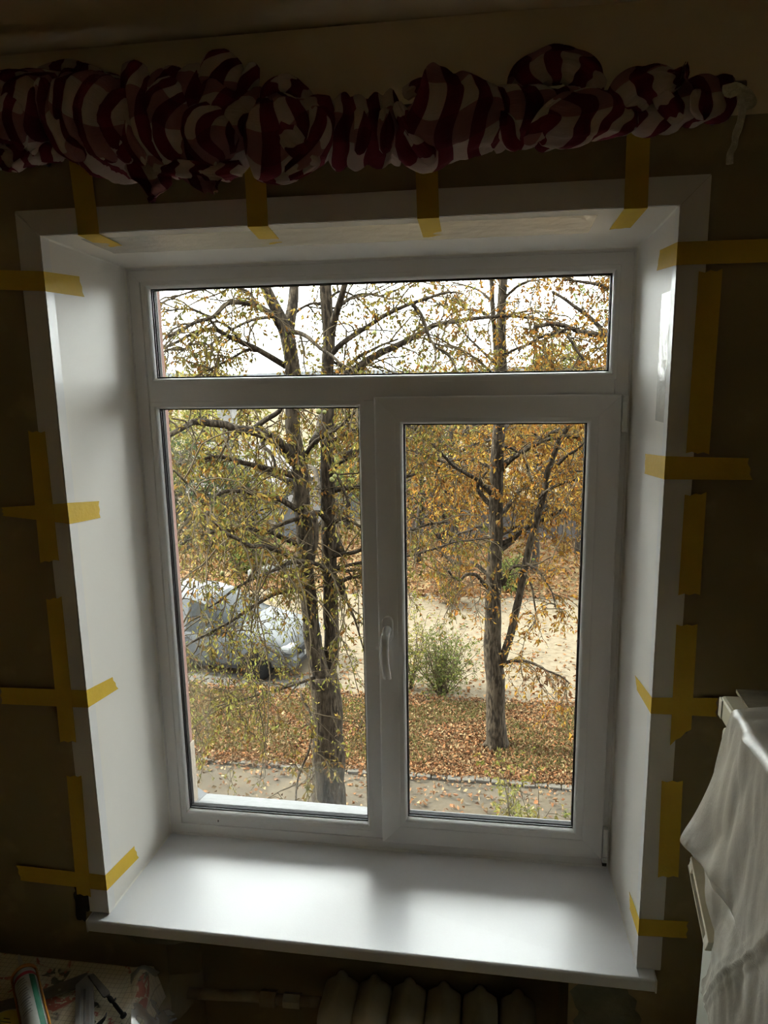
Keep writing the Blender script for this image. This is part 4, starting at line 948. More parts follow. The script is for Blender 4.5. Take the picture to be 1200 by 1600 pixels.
# low kerb with white blocks beyond the car
kb = empty('kerb', tuple(atz(430, 898, G))); tag(kb, 'low wall of white painted blocks beyond the car', 'kerb'); ks = None
for i in range(9):
    p = atz(395+i*9, 905-i*2.6, G)
    o = boxes('block', [(-.11, .11, -.09, .09, 0, .28)], M_KERB, None, bevel=.02, seg=1) if ks is None else ks.copy()
    if ks is None: ks = o
    else: COL.objects.link(o)
    o.parent = kb; o.matrix_parent_inverse = parent_world(kb).inverted(); o.location = (p[0], p[1], G)
# distant hills, with the haze painted into their pale colour
v = []; f = []
for i in range(61):
    x = -160+320*i/60; z = 0.5+1.2*noise.noise(Vector((x*.03, 0, 0))); v += [(x, 240, G-1), (x, 240, z), (x, 275, G-1)]
for i in range(60): f += [(3*i, 3*i+3, 3*i+4, 3*i+1), (3*i+1, 3*i+4, 3*i+5, 3*i+2)]
struct(mesh('distant_ridge', v, f, xmat('hazy_ridge', (.42, .45, .48), 1, 0, var=(.38, .41, .43), scale=.2)))

# ---------------- parked car
M_CARP = xmat('silver_car_paint', (.155, .165, .178), .45, .08, metal=0)
M_CARG = xmat('car_glass', (.03, .035, .04), .2, .06)
M_TYRE = xmat('tyre', (.02, .02, .02), .9, .03)
M_RIM = xmat('rim', (.22, .23, .24), .5, .1)
M_LAMP = xmat('headlamp', (.40, .42, .43), .3, .1)
M_PLAST = xmat('bumper_plastic', (.045, .045, .048), .7, .05)
car = empty('car', (0, 0, 0)); tag(car, 'silver hatchback parked facing right on the grey pad behind the left branches', 'car')
# stations along x (front = 0, rear = -4.1): half widths and heights [sill z, belt z, roof z or hood z, half width low, half width top]
ST = [(-.02, .30, .52, .60, .60, .52), (-.14, .24, .62, .74, .78, .66), (-.45, .22, .70, .84, .84, .74), (-.95, .22, .78, .93, .855, .76), (-1.12, .22, .80, .97, .86, .74),
      (-1.45, .22, .82, 1.17, .865, .66), (-1.85, .22, .84, 1.40, .87, .60), (-2.2, .22, .85, 1.48, .87, .58), (-2.9, .22, .86, 1.50, .87, .57), (-3.5, .22, .88, 1.45, .865, .56), (-3.85, .26, .90, 1.30, .84, .55), (-4.08, .34, .88, .98, .76, .56), (-4.12, .42, .70, .74, .66, .52)]
def car_sec(s):
    x, zs, zb, zt2, wl, wt = s; pts = []
    pts += [(0, zs), (wl*.8, zs), (wl*.97, zs+.07), (wl, (zs+zb)/2), (wl*.985, zb-.04), (wl*.955, zb)]
    pts += [(wl*.955*.35+wt*.65 if zt2-zb > .2 else wl*.93, zb+(zt2-zb)*.55), (wt, zt2-.05 if zt2-zb > .2 else zt2-.02), (wt*.86, zt2-.008), (wt*.45, zt2+.012), (0, zt2+.016)]
    return [(x, y, z) for y, z in pts]
secs = []
for a, b_ in zip(ST[:-1], ST[1:]):
    for k in range(3): secs.append(tuple(a[i]*(1-k/3)+b_[i]*k/3 for i in range(6)))
secs.append(ST[-1])
cth = math.radians(-9); ca = atz(440, 1092, G); CM = Matrix.Translation((ca[0], ca[1]+.55, G)) @ Matrix.Rotation(cth, 4, 'Z') @ Matrix.Translation((0, .87, 0))
vb = []; nS = 11; side = []
for s in secs:
    p = car_sec(s); full = [(x, -y, z) for x, y, z in p]+[(x, y, z) for x, y, z in p[::-1][1:-1]]; vb += [tuple(CM @ Vector(q)) for q in full]
nf = 20; fb = []; fg = []
for j in range(len(secs)-1):
    xm = (secs[j][0]+secs[j+1][0])/2; tall = (secs[j][3]-secs[j][2]) > .2
    for i in range(nf):
        i2 = (i+1) % nf; q = (j*nf+i, j*nf+i2, (j+1)*nf+i2, (j+1)*nf+i)
        ii = i if i < 10 else 19-i
        glass = (ii in (5, 6) and tall and -3.6 < xm < -1.25 and not (-2.45 < xm < -2.3)) or (ii in (7, 8, 9) and -1.85 < xm < -1.12) or (ii in (7, 8, 9) and xm < -3.55 and xm > -3.98)
        wheelarch = ii in (0, 1, 2) and (-.98 < xm < -.42 or -3.6 < xm < -3.0)
        if wheelarch and ii in (1, 2): continue
        (fg if glass else fb).append(q)
fb.append(tuple(range(nf))); fb.append(tuple((len(secs)-1)*nf+i for i in range(nf))[::-1])
def sub_mesh(name, V, F, mt, parent):
    used = sorted({i for q in F for i in q}); mp_ = {a: i for i, a in enumerate(used)}
    o = mesh(name, [V[i] for i in used], [tuple(mp_[i] for i in q) for q in F], mt, parent); bmn(o); return shade_auto(o, 40)
sub_mesh('body', vb, fb, M_CARP, car); sub_mesh('window_glass', vb, fg, M_CARG, car)
def cbox(name, b_, mt, bev=.01, parent=None): return boxes(name, [b_], mt, parent or car, bevel=bev, M=CM)
cbox('bumper', (-.16, .035, -.70, .70, .24, .46), M_CARP, .05); cbox('grille', (-.02, .045, -.42, .42, .47, .60), M_PLAST, .02); cbox('air_intake', (-.02, .042, -.5, .5, .27, .37), M_PLAST, .02)
cbox('licence_plate', (.03, .05, -.26, .26, .38, .48), M_KERB, .004)
for s in (-1, 1):
    cbox('headlamp', (-.36, .0, min(s*.46, s*.76), max(s*.46, s*.76), .56, .71), M_LAMP, .05)
    cbox('mirror', (-1.62, -1.48, min(s*.90, s*1.08), max(s*.90, s*1.08), .90, 1.03), M_CARP, .04)
    cbox('sill_trim', (-3.0, -1.05, min(s*.84, s*.875), max(s*.84, s*.875), .22, .31), M_PLAST, .01)
    cbox('door_handle', (-2.28, -2.12, min(s*.865, s*.89), max(s*.865, s*.89), .74, .77), M_CARP, .008)
    for xw in (-.70, -3.28):
        Mw = CM @ Matrix.Translation((xw, s*.78, .31)) @ Matrix.Rotation(math.pi/2*(1 if s < 0 else -1), 4, 'X')
        wh = lathe('wheel', [(.19, -.09), (.28, -.10), (.31, -.07), (.31, .07), (.28, .10), (.19, .095)], M_TYRE, Mw, car, k=28)
        lathe('rim', [(.19, .05), (.185, .092), (.17, .08), (.06, .07), (.05, .085), (0.001, .088)], M_RIM, Mw, wh, k=20)
cbox('door_seam', (-1.305, -1.295, -.873, -.862, .3, .82), M_BROWN, 0)
cbox('windscreen_wiper', (-1.20, -1.17, -.5, .1, 1.0, 1.015), M_PLAST, .004)
# ================================================================== ROOM OBJECTS
# ---------------- striped curtain knotted up round its rod
def fabric_mat():
    m_ = bpy.data.materials.new('red_check_cotton'); m_.use_nodes = True; nt = m_.node_tree; b = nt.nodes['Principled BSDF']; b.inputs['Roughness'].default_value = .85; b.inputs['Specular IOR Level'].default_value = .15
    L = nt.links.new; uv = nt.nodes.new('ShaderNodeUVMap'); uv.uv_map = 'UVMap'; sp_ = nt.nodes.new('ShaderNodeSeparateXYZ'); L(uv.outputs['UV'], sp_.inputs['Vector'])
    def band(sock, freq, lo):
        a = nt.nodes.new('ShaderNodeMath'); a.operation = 'MULTIPLY'; a.inputs[1].default_value = freq; L(sock, a.inputs[0])
        f_ = nt.nodes.new('ShaderNodeMath'); f_.operation = 'FRACT'; L(a.outputs[0], f_.inputs[0])
        g = nt.nodes.new('ShaderNodeMath'); g.operation = 'GREATER_THAN'; g.inputs[1].default_value = lo; L(f_.outputs[0], g.inputs[0]); return g.outputs[0]
    s1 = band(sp_.outputs['X'], 1/.060, .5); s2 = band(sp_.outputs['Y'], 1/.12, .55)
    m1 = nt.nodes.new('ShaderNodeMix'); m1.data_type = 'RGBA'; m1.inputs['A'].default_value = (.47, .345, .295, 1); m1.inputs['B'].default_value = (.15, .014, .026, 1); L(s1, m1.inputs['Factor'])
    m2 = nt.nodes.new('ShaderNodeMix'); m2.data_type = 'RGBA'; m2.inputs['A'].default_value = (.28, .12, .12, 1); m2.inputs['B'].default_value = (.10, .009, .018, 1); L(s1, m2.inputs['Factor'])
    m3 = nt.nodes.new('ShaderNodeMix'); m3.data_type = 'RGBA'; L(m1.outputs['Result'], m3.inputs['A']); L(m2.outputs['Result'], m3.inputs['B']); L(s2, m3.inputs['Factor']); L(m3.outputs['Result'], b.inputs['Base Color'])
    n2 = nt.nodes.new('ShaderNodeTexNoise'); n2.inputs['Scale'].default_value = 1; n2.inputs['Detail'].default_value = 4
    mp = nt.nodes.new('ShaderNodeMapping'); mp.inputs['Scale'].default_value = (25, 260, 1); L(uv.outputs['UV'], mp.inputs['Vector']); L(mp.outputs['Vector'], n2.inputs['Vector'])
    bp = nt.nodes.new('ShaderNodeBump'); bp.inputs['Strength'].default_value = .5; bp.inputs['Distance'].default_value = .004; L(n2.outputs['Fac'], bp.inputs['Height']); L(bp.outputs['Normal'], b.inputs['Normal'])
    tl = nt.nodes.new('ShaderNodeBsdfTranslucent'); L(m3.outputs['Result'], tl.inputs['Color']); ms = nt.nodes.new('ShaderNodeMixShader'); ms.inputs[0].default_value = .12
    L(b.outputs[0], ms.inputs[1]); L(tl.outputs[0], ms.inputs[2]); L(ms.outputs[0], nt.nodes['Material Output'].inputs['Surface'])
    return m_
M_FAB = fabric_mat()
cur = empty('curtain', (.6, -.43, 1.8)); tag(cur, 'red and cream striped cotton curtain bunched up and knotted round its rod', 'curtain')
def swath(pts, Y, skew=0, swap=False, gather=.10, gp=.045, lng=.10, nl=5, depth=.8, seed=0, res=.0045, k=64, name='cloth_fold', uoff=0):
    """pts: (px, py, half height px); swept puffy roll of cloth with gathers (across) and pleats (along)"""
    C_ = catmull([np.append(aty(p[0], p[1], Y if not isinstance(Y, tuple) else Y[0]+(Y[1]-Y[0])*i/(len(pts)-1)), p[2]) for i, p in enumerate(pts)], 10)
    P = C_[:, :3]; seg = np.linalg.norm(np.diff(P, axis=0), axis=1); cum = np.concatenate([[0], np.cumsum(seg)]); Lt = cum[-1]; n = max(12, int(Lt/res))
    s = np.linspace(0, Lt, n); Q = np.stack([np.interp(s, cum, P[:, i]) for i in range(3)], 1)
    dist = np.linalg.norm(Q-AC, axis=1); R_ = np.interp(s, cum, C_[:, 3])*dist/CAM['f']*.97
    T = np.gradient(Q, axis=0); T /= np.linalg.norm(T, axis=1, keepdims=True); Dp = np.array([0, -1.0, 0]); N_ = np.cross(T, Dp); N_ /= np.linalg.norm(N_, axis=1, keepdims=True); B_ = np.cross(N_, T)
    v = []; uv = []; cap = np.minimum(1, np.minimum(s, Lt-s)/(.35*np.mean(R_))+.12)**.5
    for j in range(n):
        for i in range(k):
            ph = 2*math.pi*i/k; c, sn = math.cos(ph), math.sin(ph)
            w1 = noise.noise(Vector((s[j]*9+seed*3.1, c*1.1, sn*1.1)))
            sk = s[j]+skew*R_[j]*sn+.008*w1
            gz = abs(math.sin(math.pi*sk/gp+seed+.7*noise.noise(Vector((s[j]*5, seed, c)))))**.7
            lg = math.sin(nl*ph+s[j]*14+seed+3*w1)
            big = noise.noise(Vector((s[j]*14+seed, c*1.3+seed, sn*1.3)))
            r = R_[j]*cap[j]*(1-gather+gather*2*gz*.8 + lng*lg*.5 + .20*big + .05*noise.noise(Vector((s[j]*60, c*6, sn*6+seed))))
            p = Q[j]+N_[j]*r*c+B_[j]*r*sn*depth; v.append(tuple(p))
            a = ph if ph <= math.pi else 2*math.pi-ph; vv = a*R_[j]*1.1
            u = sk*1.12+.01*w1+uoff
            uv.append((vv+.35*s[j], u) if swap else (u, vv))
    f = []
    for j in range(n-1):
        for i in range(k): i2 = (i+1) % k; f.append((j*k+i, j*k+i2, (j+1)*k+i2, (j+1)*k+i))
    f.append(tuple(range(k))[::-1]); f.append(tuple((n-1)*k+i for i in range(k)))
    o = mesh(name, v, f, M_FAB, cur, True, uv=uv); bmn(o); return o
YR = -.43
swath([(-60, 185, 50), (0, 188, 52), (50, 180, 50), (95, 192, 56)], YR-.01, skew=.9, gather=.10, gp=.05, seed=1)
swath([(85, 175, 42), (140, 185, 58), (190, 200, 60), (235, 205, 50)], YR-.025, skew=.75, gather=.13, gp=.042, seed=2)
swath([(215, 195, 50), (260, 195, 62), (310, 195, 68), (370, 200, 62), (410, 215, 52)], YR+.005, skew=.2, gather=.12, gp=.05, seed=3)
swath([(385, 225, 45), (425, 222, 56), (460, 215, 54), (500, 205, 44), (530, 205, 40)], YR-.02, skew=-.6, gather=.08, gp=.06, seed=4, uoff=.02)
swath([(505, 205, 40), (545, 208, 44), (590, 207, 43), (635, 200, 42)], YR, skew=-.15, gather=.14, gp=.034, seed=5)
swath([(632, 178, 30), (648, 188, 55), (675, 190, 66), (715, 188, 60), (755, 185, 48), (790, 185, 36)], YR-.03, skew=-.25, gather=.06, gp=.07, seed=6, depth=.75, uoff=.03)
swath([(760, 190, 36), (800, 185, 38), (840, 182, 38), (880, 185, 34), (920, 180, 34)], YR+.005, skew=-.9, gather=.12, gp=.05, seed=7)
swath([(835, 205, 16), (880, 195, 30), (925, 180, 34), (965, 185, 24), (995, 198, 12)], YR-.035, skew=-1.2, gather=.06, gp=.08, seed=8, swap=False, lng=.14)
swath([(980, 178, 28), (1020, 172, 30), (1065, 162, 30), (1100, 158, 30), (1150, 158, 24)], YR, skew=-.5, gather=.12, gp=.042, seed=9)
swath([(948, 200, 12), (965, 170, 20), (990, 142, 25), (1020, 128, 22), (1055, 122, 13), (1075, 104, 4)], YR-.04, skew=.4, gather=.10, gp=.05, seed=10, lng=.16)
# puffed loops above and below the roll
swath([(210, 95, 12), (212, 130, 20), (222, 175, 26), (240, 225, 24), (262, 262, 10)], YR-.05, skew=.2, gather=.06, gp=.06, seed=11, swap=True, lng=.2)
swath([(268, 120, 12), (262, 160, 28), (260, 205, 34), (266, 245, 22), (275, 262, 8)], (YR-.06, YR-.04), gather=.05, gp=.08, seed=12, swap=True, lng=.12, uoff=.03)
swath([(328, 160, 16), (326, 190, 34), (330, 225, 38), (332, 250, 22), (334, 262, 6)], YR-.055, gather=.05, gp=.08, seed=13, swap=True, lng=.10)
swath([(352, 78, 14), (348, 105, 30), (345, 140, 34), (342, 170, 24)], YR-.005, gather=.06, gp=.06, seed=14, swap=True, lng=.16)
swath([(312, 105, 6), (306, 130, 12), (298, 160, 16), (290, 190, 10)], YR-.03, gather=.06, gp=.05, seed=15, swap=True)
swath([(398, 98, 8), (388, 130, 14), (380, 170, 16), (372, 190, 8)], YR-.015, gather=.06, gp=.05, seed=16, swap=True)
swath([(412, 180, 12), (422, 145, 12), (445, 130, 11), (468, 142, 10), (486, 165, 10)], YR-.02, gather=.08, gp=.04, seed=17)
swath([(812, 165, 14), (820, 130, 20), (848, 108, 22), (882, 102, 22), (914, 118, 20), (938, 148, 14)], YR+.01, gather=.08, gp=.05, seed=18, lng=.18)
swath([(240, 262, 9), (290, 264, 11), (340, 268, 12), (380, 262, 11)], YR-.05, skew=.5, gather=.08, gp=.04, seed=19)
swath([(395, 270, 5), (420, 277, 9), (450, 276, 9), (480, 262, 8), (500, 250, 5)], YR-.04, skew=.5, gather=.06, gp=.05, seed=20)
swath([(-40, 140, 14), (10, 135, 18), (45, 130, 14), (75, 145, 8)], YR-.03, skew=.4, gather=.08, gp=.05, seed=21)
swath([(-30, 240, 16), (20, 238, 20), (60, 236, 15), (100, 240, 12)], YR-.02, skew=.2, gather=.12, gp=.04, seed=22)
swath([(60, 112, 5), (100, 105, 9), (140, 115, 10), (180, 135, 8)], YR+.03, gather=.10, gp=.05, seed=23)
swath([(630, 150, 8), (650, 138, 10), (685, 128, 8), (705, 133, 5)], YR-.01, gather=.10, gp=.04, seed=24)
swath([(720, 140, 6), (750, 148, 10), (790, 155, 12), (830, 160, 8)], YR, gather=.10, gp=.05, seed=25)
for q, sd in (([(60, 122, 8), (80, 170, 18), (105, 220, 20), (132, 250, 8)], 31), ([(104, 134, 8), (128, 180, 17), (158, 226, 17), (182, 252, 6)], 32), ([(142, 136, 8), (160, 180, 15), (184, 226, 15), (206, 254, 6)], 33),
              ([(178, 138, 8), (190, 180, 13), (206, 222, 14), (226, 258, 6)], 34), ([(488, 166, 7), (500, 200, 15), (484, 238, 14), (446, 270, 6)], 35), ([(420, 180, 8), (445, 205, 15), (470, 235, 14), (500, 255, 6)], 36),
              ([(560, 168, 6), (567, 205, 12), (560, 242, 6)], 37), ([(600, 168, 6), (604, 205, 13), (600, 240, 7)], 38), ([(618, 160, 6), (640, 195, 12), (668, 235, 14), (672, 260, 5)], 39),
              ([(762, 168, 6), (790, 195, 14), (800, 222, 12), (812, 232, 5)], 40), ([(820, 225, 6), (850, 195, 16), (880, 165, 15), (905, 150, 6)], 41), ([(1020, 140, 6), (1045, 165, 14), (1062, 192, 8)], 42), ([(1085, 140, 6), (1095, 165, 13), (1100, 188, 6)], 43),
              ([(10, 145, 8), (20, 180, 16), (30, 215, 12), (34, 235, 5)], 44)):
    swath(q, YR-.066 if sd not in (40, 41, 42, 43) else YR-.045, gather=.05, gp=.08, seed=sd, swap=(sd % 3 != 0), lng=.16, depth=.55, uoff=.017*sd)
def flap(pts, Y, seed, name='cloth_flap'):
    """thin ragged corner of cloth: rows of (left px, right px, py)"""
    rows = catmull([(a, b_, c) for a, b_, c in pts], 5); v = []; uv = []; n = 14
    for j, (a, b_, c) in enumerate(rows):
        for i in range(n+1):
            t = i/n; p = aty(a+(b_-a)*t, c+4*noise.noise(Vector((t*4, seed, 0)))*(j/len(rows)), Y); p = p+np.array([0, .010*math.sin(t*9+seed+j*.3)+.006*noise.noise(Vector((t*5, j*.4, seed))), 0])
            v.append(tuple(p)); uv.append((p[0]*1.2+p[2]*.5, p[2]))
    m2 = len(rows); f = [(j*(n+1)+i, j*(n+1)+i+1, (j+1)*(n+1)+i+1, (j+1)*(n+1)+i) for j in range(m2-1) for i in range(n)]
    o = mesh(name, v, f, M_FAB, cur, True, uv=uv); bm = bmesh.new(); bm.from_mesh(o.data); bmesh.ops.solidify(bm, geom=bm.faces[:], thickness=.0012); bm.to_mesh(o.data); bm.free()
flap([(190, 262, 255), (202, 268, 275), (222, 262, 290), (230, 246, 305), (235, 240, 316)], YR-.045, 2)
flap([(262, 352, 262), (278, 350, 275), (296, 346, 288), (322, 340, 302)], YR-.05, 5)
flap([(-20, 60, 235), (-10, 40, 255), (5, 25, 268)], YR-.035, 8)
flap([(1040, 1076, 125), (1056, 1078, 112), (1068, 1072, 100)], YR-.045, 11)
M_ROD = mat('varnished_rod', (.10, .05, .025), .4)
rodp = [aty(-120, 205, YR), aty(600, 195, YR), aty(1162, 162, YR)]
rod = empty('curtain_rod', tuple(rodp[1])); tag(rod, 'dark curtain rod carrying the bunched striped curtain', 'curtain rod')
ra, rb = rodp[0], rodp[2]; zr0 = (ra[2]+rb[2])/2
tube('pole', [(ra[0], YR, zr0), (rb[0], YR, zr0)], .011, M_ROD, rod, k=12)
for xx in (.02, 1.31):
    tube('bracket', [(xx, YW, zr0-.02), (xx, YR+.02, zr0-.02), (xx, YR, zr0-.005)], .006, M_DARKMETAL, rod, k=8)
M_CORD = mat('cream_cotton_cord', (.62, .56, .42), .9, .1, var=(.5, .44, .32), scale=90, bump=.6, bscale=400)
cordo = empty('tie_cord', tuple(aty(1150, 150, YR-.03))); tag(cordo, 'frayed cream cord tied at the right end of the curtain and hanging down', 'cord')
def cordpts(q, Y): return catmull([aty(a, b_, Y) for a, b_ in q], 6)
for q, r_ in (([(1140, 148), (1156, 145), (1160, 165), (1157, 190), (1150, 210), (1147, 228), (1141, 240), (1140, 256)], 4.5), ([(1130, 140), (1150, 136), (1168, 145), (1176, 160), (1165, 165), (1154, 160)], 5), ([(1135, 150), (1146, 134), (1160, 138), (1170, 152), (1160, 150)], 4)):
    P = cordpts(q, YR-.045); rr = r_/790*(1+.25*np.array([noise.noise(Vector((*(p*60),))) for p in P])); tube('strand', P, rr, M_CORD, cordo, k=8)

# ---------------- radiator and pipe in the niche
rad = empty('radiator', (.78, -.20, FLOOR)); tag(rad, 'cream cast-iron radiator in the dark niche under the sill', 'radiator')
YRD = -.225; sec0 = None
for i, px in enumerate((528, 581, 636, 692, 750, 811)):
    xc = aty(px, 1545, YRD)[0]
    if sec0 is None:
        zt_ = aty(530, 1541, YRD)[2]; bm = bmesh.new(); Hh = .52
        pr = [(-.044, 0), (-.044, -Hh), (.044, -Hh), (.044, 0)]
        v = []; f = []; n = 14
        for (yc, wy) in ((0, .034),):
            pass
        # front view outline: shoulders rising to a rounded crest
        out = [(-.0455, -.05), (-.043, -.034), (-.032, -.026), (-.020, -.018), (-.012, -.006), (-.006, -.001), (0, 0), (.006, -.001), (.012, -.006), (.020, -.018), (.032, -.026), (.043, -.034), (.0455, -.05), (.0455, -.10), (.030, -.12), (.030, -.42), (.0455, -.44), (.0455, -.50), (-.0455, -.50), (-.0455, -.44), (-.030, -.42), (-.030, -.12), (-.0455, -.10)]
        for y_, sc_ in ((-.062, .35), (-.068, .0), (-.050, .8), (-.03, 1), (.0, .9), (.03, 1), (.055, .8), (.066, .3)):
            pass
        lay = [(-.066, .25), (-.058, .80), (-.042, .96), (-.02, 1), (0, .93), (.02, 1), (.042, .96), (.058, .80), (.066, .25)]
        for y_, sc_ in lay:
            for (a, b_) in out: v.append((a*(.35+.65*sc_) if abs(a) < .03 else a*(.9+.1*sc_), y_, b_-(1-sc_)*.028 if b_ > -.25 else b_+(1-sc_)*.03))
        m2 = len(out)
        for j in range(len(lay)-1):
            for q in range(m2): q2 = (q+1) % m2; f.append((j*m2+q, j*m2+q2, (j+1)*m2+q2, (j+1)*m2+q))
        f.append(tuple(range(m2))[::-1]); f.append(tuple((len(lay)-1)*m2+q for q in range(m2)))
        o = mesh('section', v, f, M_RADIATOR, rad); bmn(o); shade_auto(o, 50); o.matrix_parent_inverse = parent_world(rad).inverted(); sec0 = o; ztop = zt_
    else: o = sec0.copy(); COL.objects.link(o)
    o.location = (xc, YRD, ztop)
tube('pipe', catmull([aty(235, 1540, YRD), aty(300, 1552, YRD), aty(380, 1556, YRD), aty(440, 1562, YRD), aty(500, 1566, YRD)], 4), .014, M_PIPE, rad, k=12)
tube('pipe_nut', [aty(408, 1559, YRD), aty(432, 1561, YRD)], .021, M_PIPE, rad, k=6, smooth=False)
tube('pipe_nut', [aty(444, 1562, YRD), aty(470, 1564, YRD)], .019, M_RADIATOR, rad, k=6, smooth=False)
for xx in (.50, .98): boxes('foot', [(xx-.02, xx+.02, YRD-.05, YRD+.05, FLOOR, ztop-.48)], M_RADIATOR, rad, bevel=.006)

# ---------------- fridge on the right
FX = 1.335; FZ = .752; FY1 = -.485; FY0 = -1.05
fr = empty('fridge', (1.64, -.72, FLOOR)); tag(fr, 'old cream two-door fridge right of the window under a plastic sheet', 'fridge')
boxes('cabinet', [(FX+.035, FX+.60, FY0, FY1-.004, FLOOR+.03, FZ-.045)], M_FRIDGE, fr, bevel=.006)
boxes('top_panel', [(FX-.004, FX+.602, FY0-.003, FY1, FZ-.043, FZ)], M_FRIDGE, fr, bevel=.006)
boxes('top_corner_trim', [(FX-.006, FX+.03, FY1-.016, FY1+.0015, FZ-.040, FZ-.004)], M_HANDLE, fr, bevel=.002)
zmid = .352
boxes('door', [(FX, FX+.032, FY0+.002, FY1-.006, zmid+.012, FZ-.056)], M_FRIDGE, fr, bevel=.008)
ld = boxes('door', [(FX, FX+.032, FY0+.002, FY1-.006, FLOOR+.09, zmid-.012)], M_FRIDGEDOOR, fr, bevel=.008)
boxes('kick_plate', [(FX+.02, FX+.05, FY0, FY1, FLOOR, FLOOR+.085)], M_BROWN, fr)
ha = atx(1083, 1328, FX-.006); hb = atx(1110, 1452, FX-.006)
hd_ = (hb-ha); hl = np.linalg.norm(hd_); ang = math.atan2(-hd_[2], -hd_[1])
HM = Matrix.Translation(Vector(ha)) @ Matrix.Rotation(ang, 4, 'X')
boxes('handle', [(-.016, .012, -hl, .004, -.004, .006), (-.016, .012, -hl, .004, -.030, -.026), (-.015, .012, -.014, .003, -.027, -.003), (-.015, .012, -hl+.001, -hl+.02, -.029, -.003)], M_HANDLE, ld, bevel=.0015, M=HM)
boxes('latch', [(-.012, -.002, -.055, -.030, -.022, -.008)], M_HANDLE, ld, bevel=.003, M=HM)
boxes('handle_recess', [(-.004, .012, -hl+.018, -.012, -.027, -.004)], M_BROWN, ld, M=HM)
boxes('handle_screw', [(-.0125, -.010, -.034, -.028, -.012, -.006)], M_DARKMETAL, ld, bevel=.001, M=HM)
fr.rotation_euler = (math.radians(2.0), 0, 0)
M_CLOTH = mat('dull_cloth', (.30, .26, .18), .9, .1, var=(.20, .17, .12), scale=30, bump=.5)
cq = [atz(1150, 1077, FZ+.010), atz(1300, 1082, FZ+.010), atz(1330, 1150, FZ+.010), atz(1192, 1140, FZ+.010)]
qo = quadslab('folded_cloth', cq, .006, M_CLOTH, nrm=(0, 0, 1)); tag(qo, 'dull brown folded cloth lying on top of the fridge', 'cloth')
# plastic dust sheet: border traced on the fridge side, then falling towards the camera side
bd = [((1144, 1113), FX-.004), ((1140, 1126), FX-.007), ((1132, 1150), FX-.010), ((1120, 1190), FX-.014), ((1108, 1230), FX-.02), ((1088, 1275), FX-.034), ((1068, 1312), FX-.055), ((1078, 1324), FX-.045), ((1088, 1338), FX-.034), ((1098, 1351), FX-.030), ((1105, 1370), FX-.028), ((1107, 1392), FX-.028), ((1111, 1416), FX-.028), ((1115, 1442), FX-.028), ((1117, 1468), FX-.028), ((1114, 1488), FX-.024), ((1105, 1521), FX-.016), ((1098, 1537), FX-.012), ((1103, 1565), FX-.012), ((1118, 1600), FX-.012), ((1135, 1680), FX-.012)]
rows = []
B3 = [atx(*q, x_) for q, x_ in bd]
B3 = catmull([np.array(b_) for b_ in B3], 7)
v = []; f = []; n = 90; top0 = B3[0]
c1_, c2_ = atx(1098, 1548, FX-.03), atx(1205, 1452, FX-.02); cu = (c2_-c1_)[1:]; cu /= np.linalg.norm(cu); cn = np.array([-cu[1], cu[0]])
rowsP = []
for q in ((1420, 1096), (1320, 1099), (1250, 1102), (1200, 1105), (1170, 1107), (1155, 1109), (1148, 1110)): rowsP.append(atz(*q, FZ+.016))
rowsP += list(B3)
for j, p in enumerate(rowsP):
    for i in range(n+1):
        t = i/n; yy = p[1]*(1-t)+(-1.13)*t; x_ = p[0]; z_ = p[2]
        if j >= 7:
            k_ = min(1, t*4); x_ = p[0]*(1-k_)+(FX-.012)*k_
            q = noise.noise(Vector((yy*9+z_*3, z_*2.2, 4)))*.014+.007*abs(noise.noise(Vector((yy*26, z_*6, 1))))
            x_ -= abs(q)
            dl = abs(float(np.dot(np.array([yy, z_])-c1_[1:], cn))+.006*noise.noise(Vector((yy*8, 0, 0)))); x_ -= .006*math.exp(-(dl/.0045)**2)+.003*math.exp(-((dl-.012)/.004)**2)
            z_ = z_-0
        else: z_ += .006*abs(noise.noise(Vector((x_*20, yy*20, 0))))
        v.append((x_, yy, z_))
m2 = len(rowsP)
for j in range(m2-1):
    for i in range(n): a = j*(n+1)+i; f.append((a, a+1, a+n+2, a+n+1))
tag(mesh('plastic_sheet', v, f, M_FILM, smooth=True), 'milky plastic dust sheet draped over the fridge top and door', 'plastic sheet')

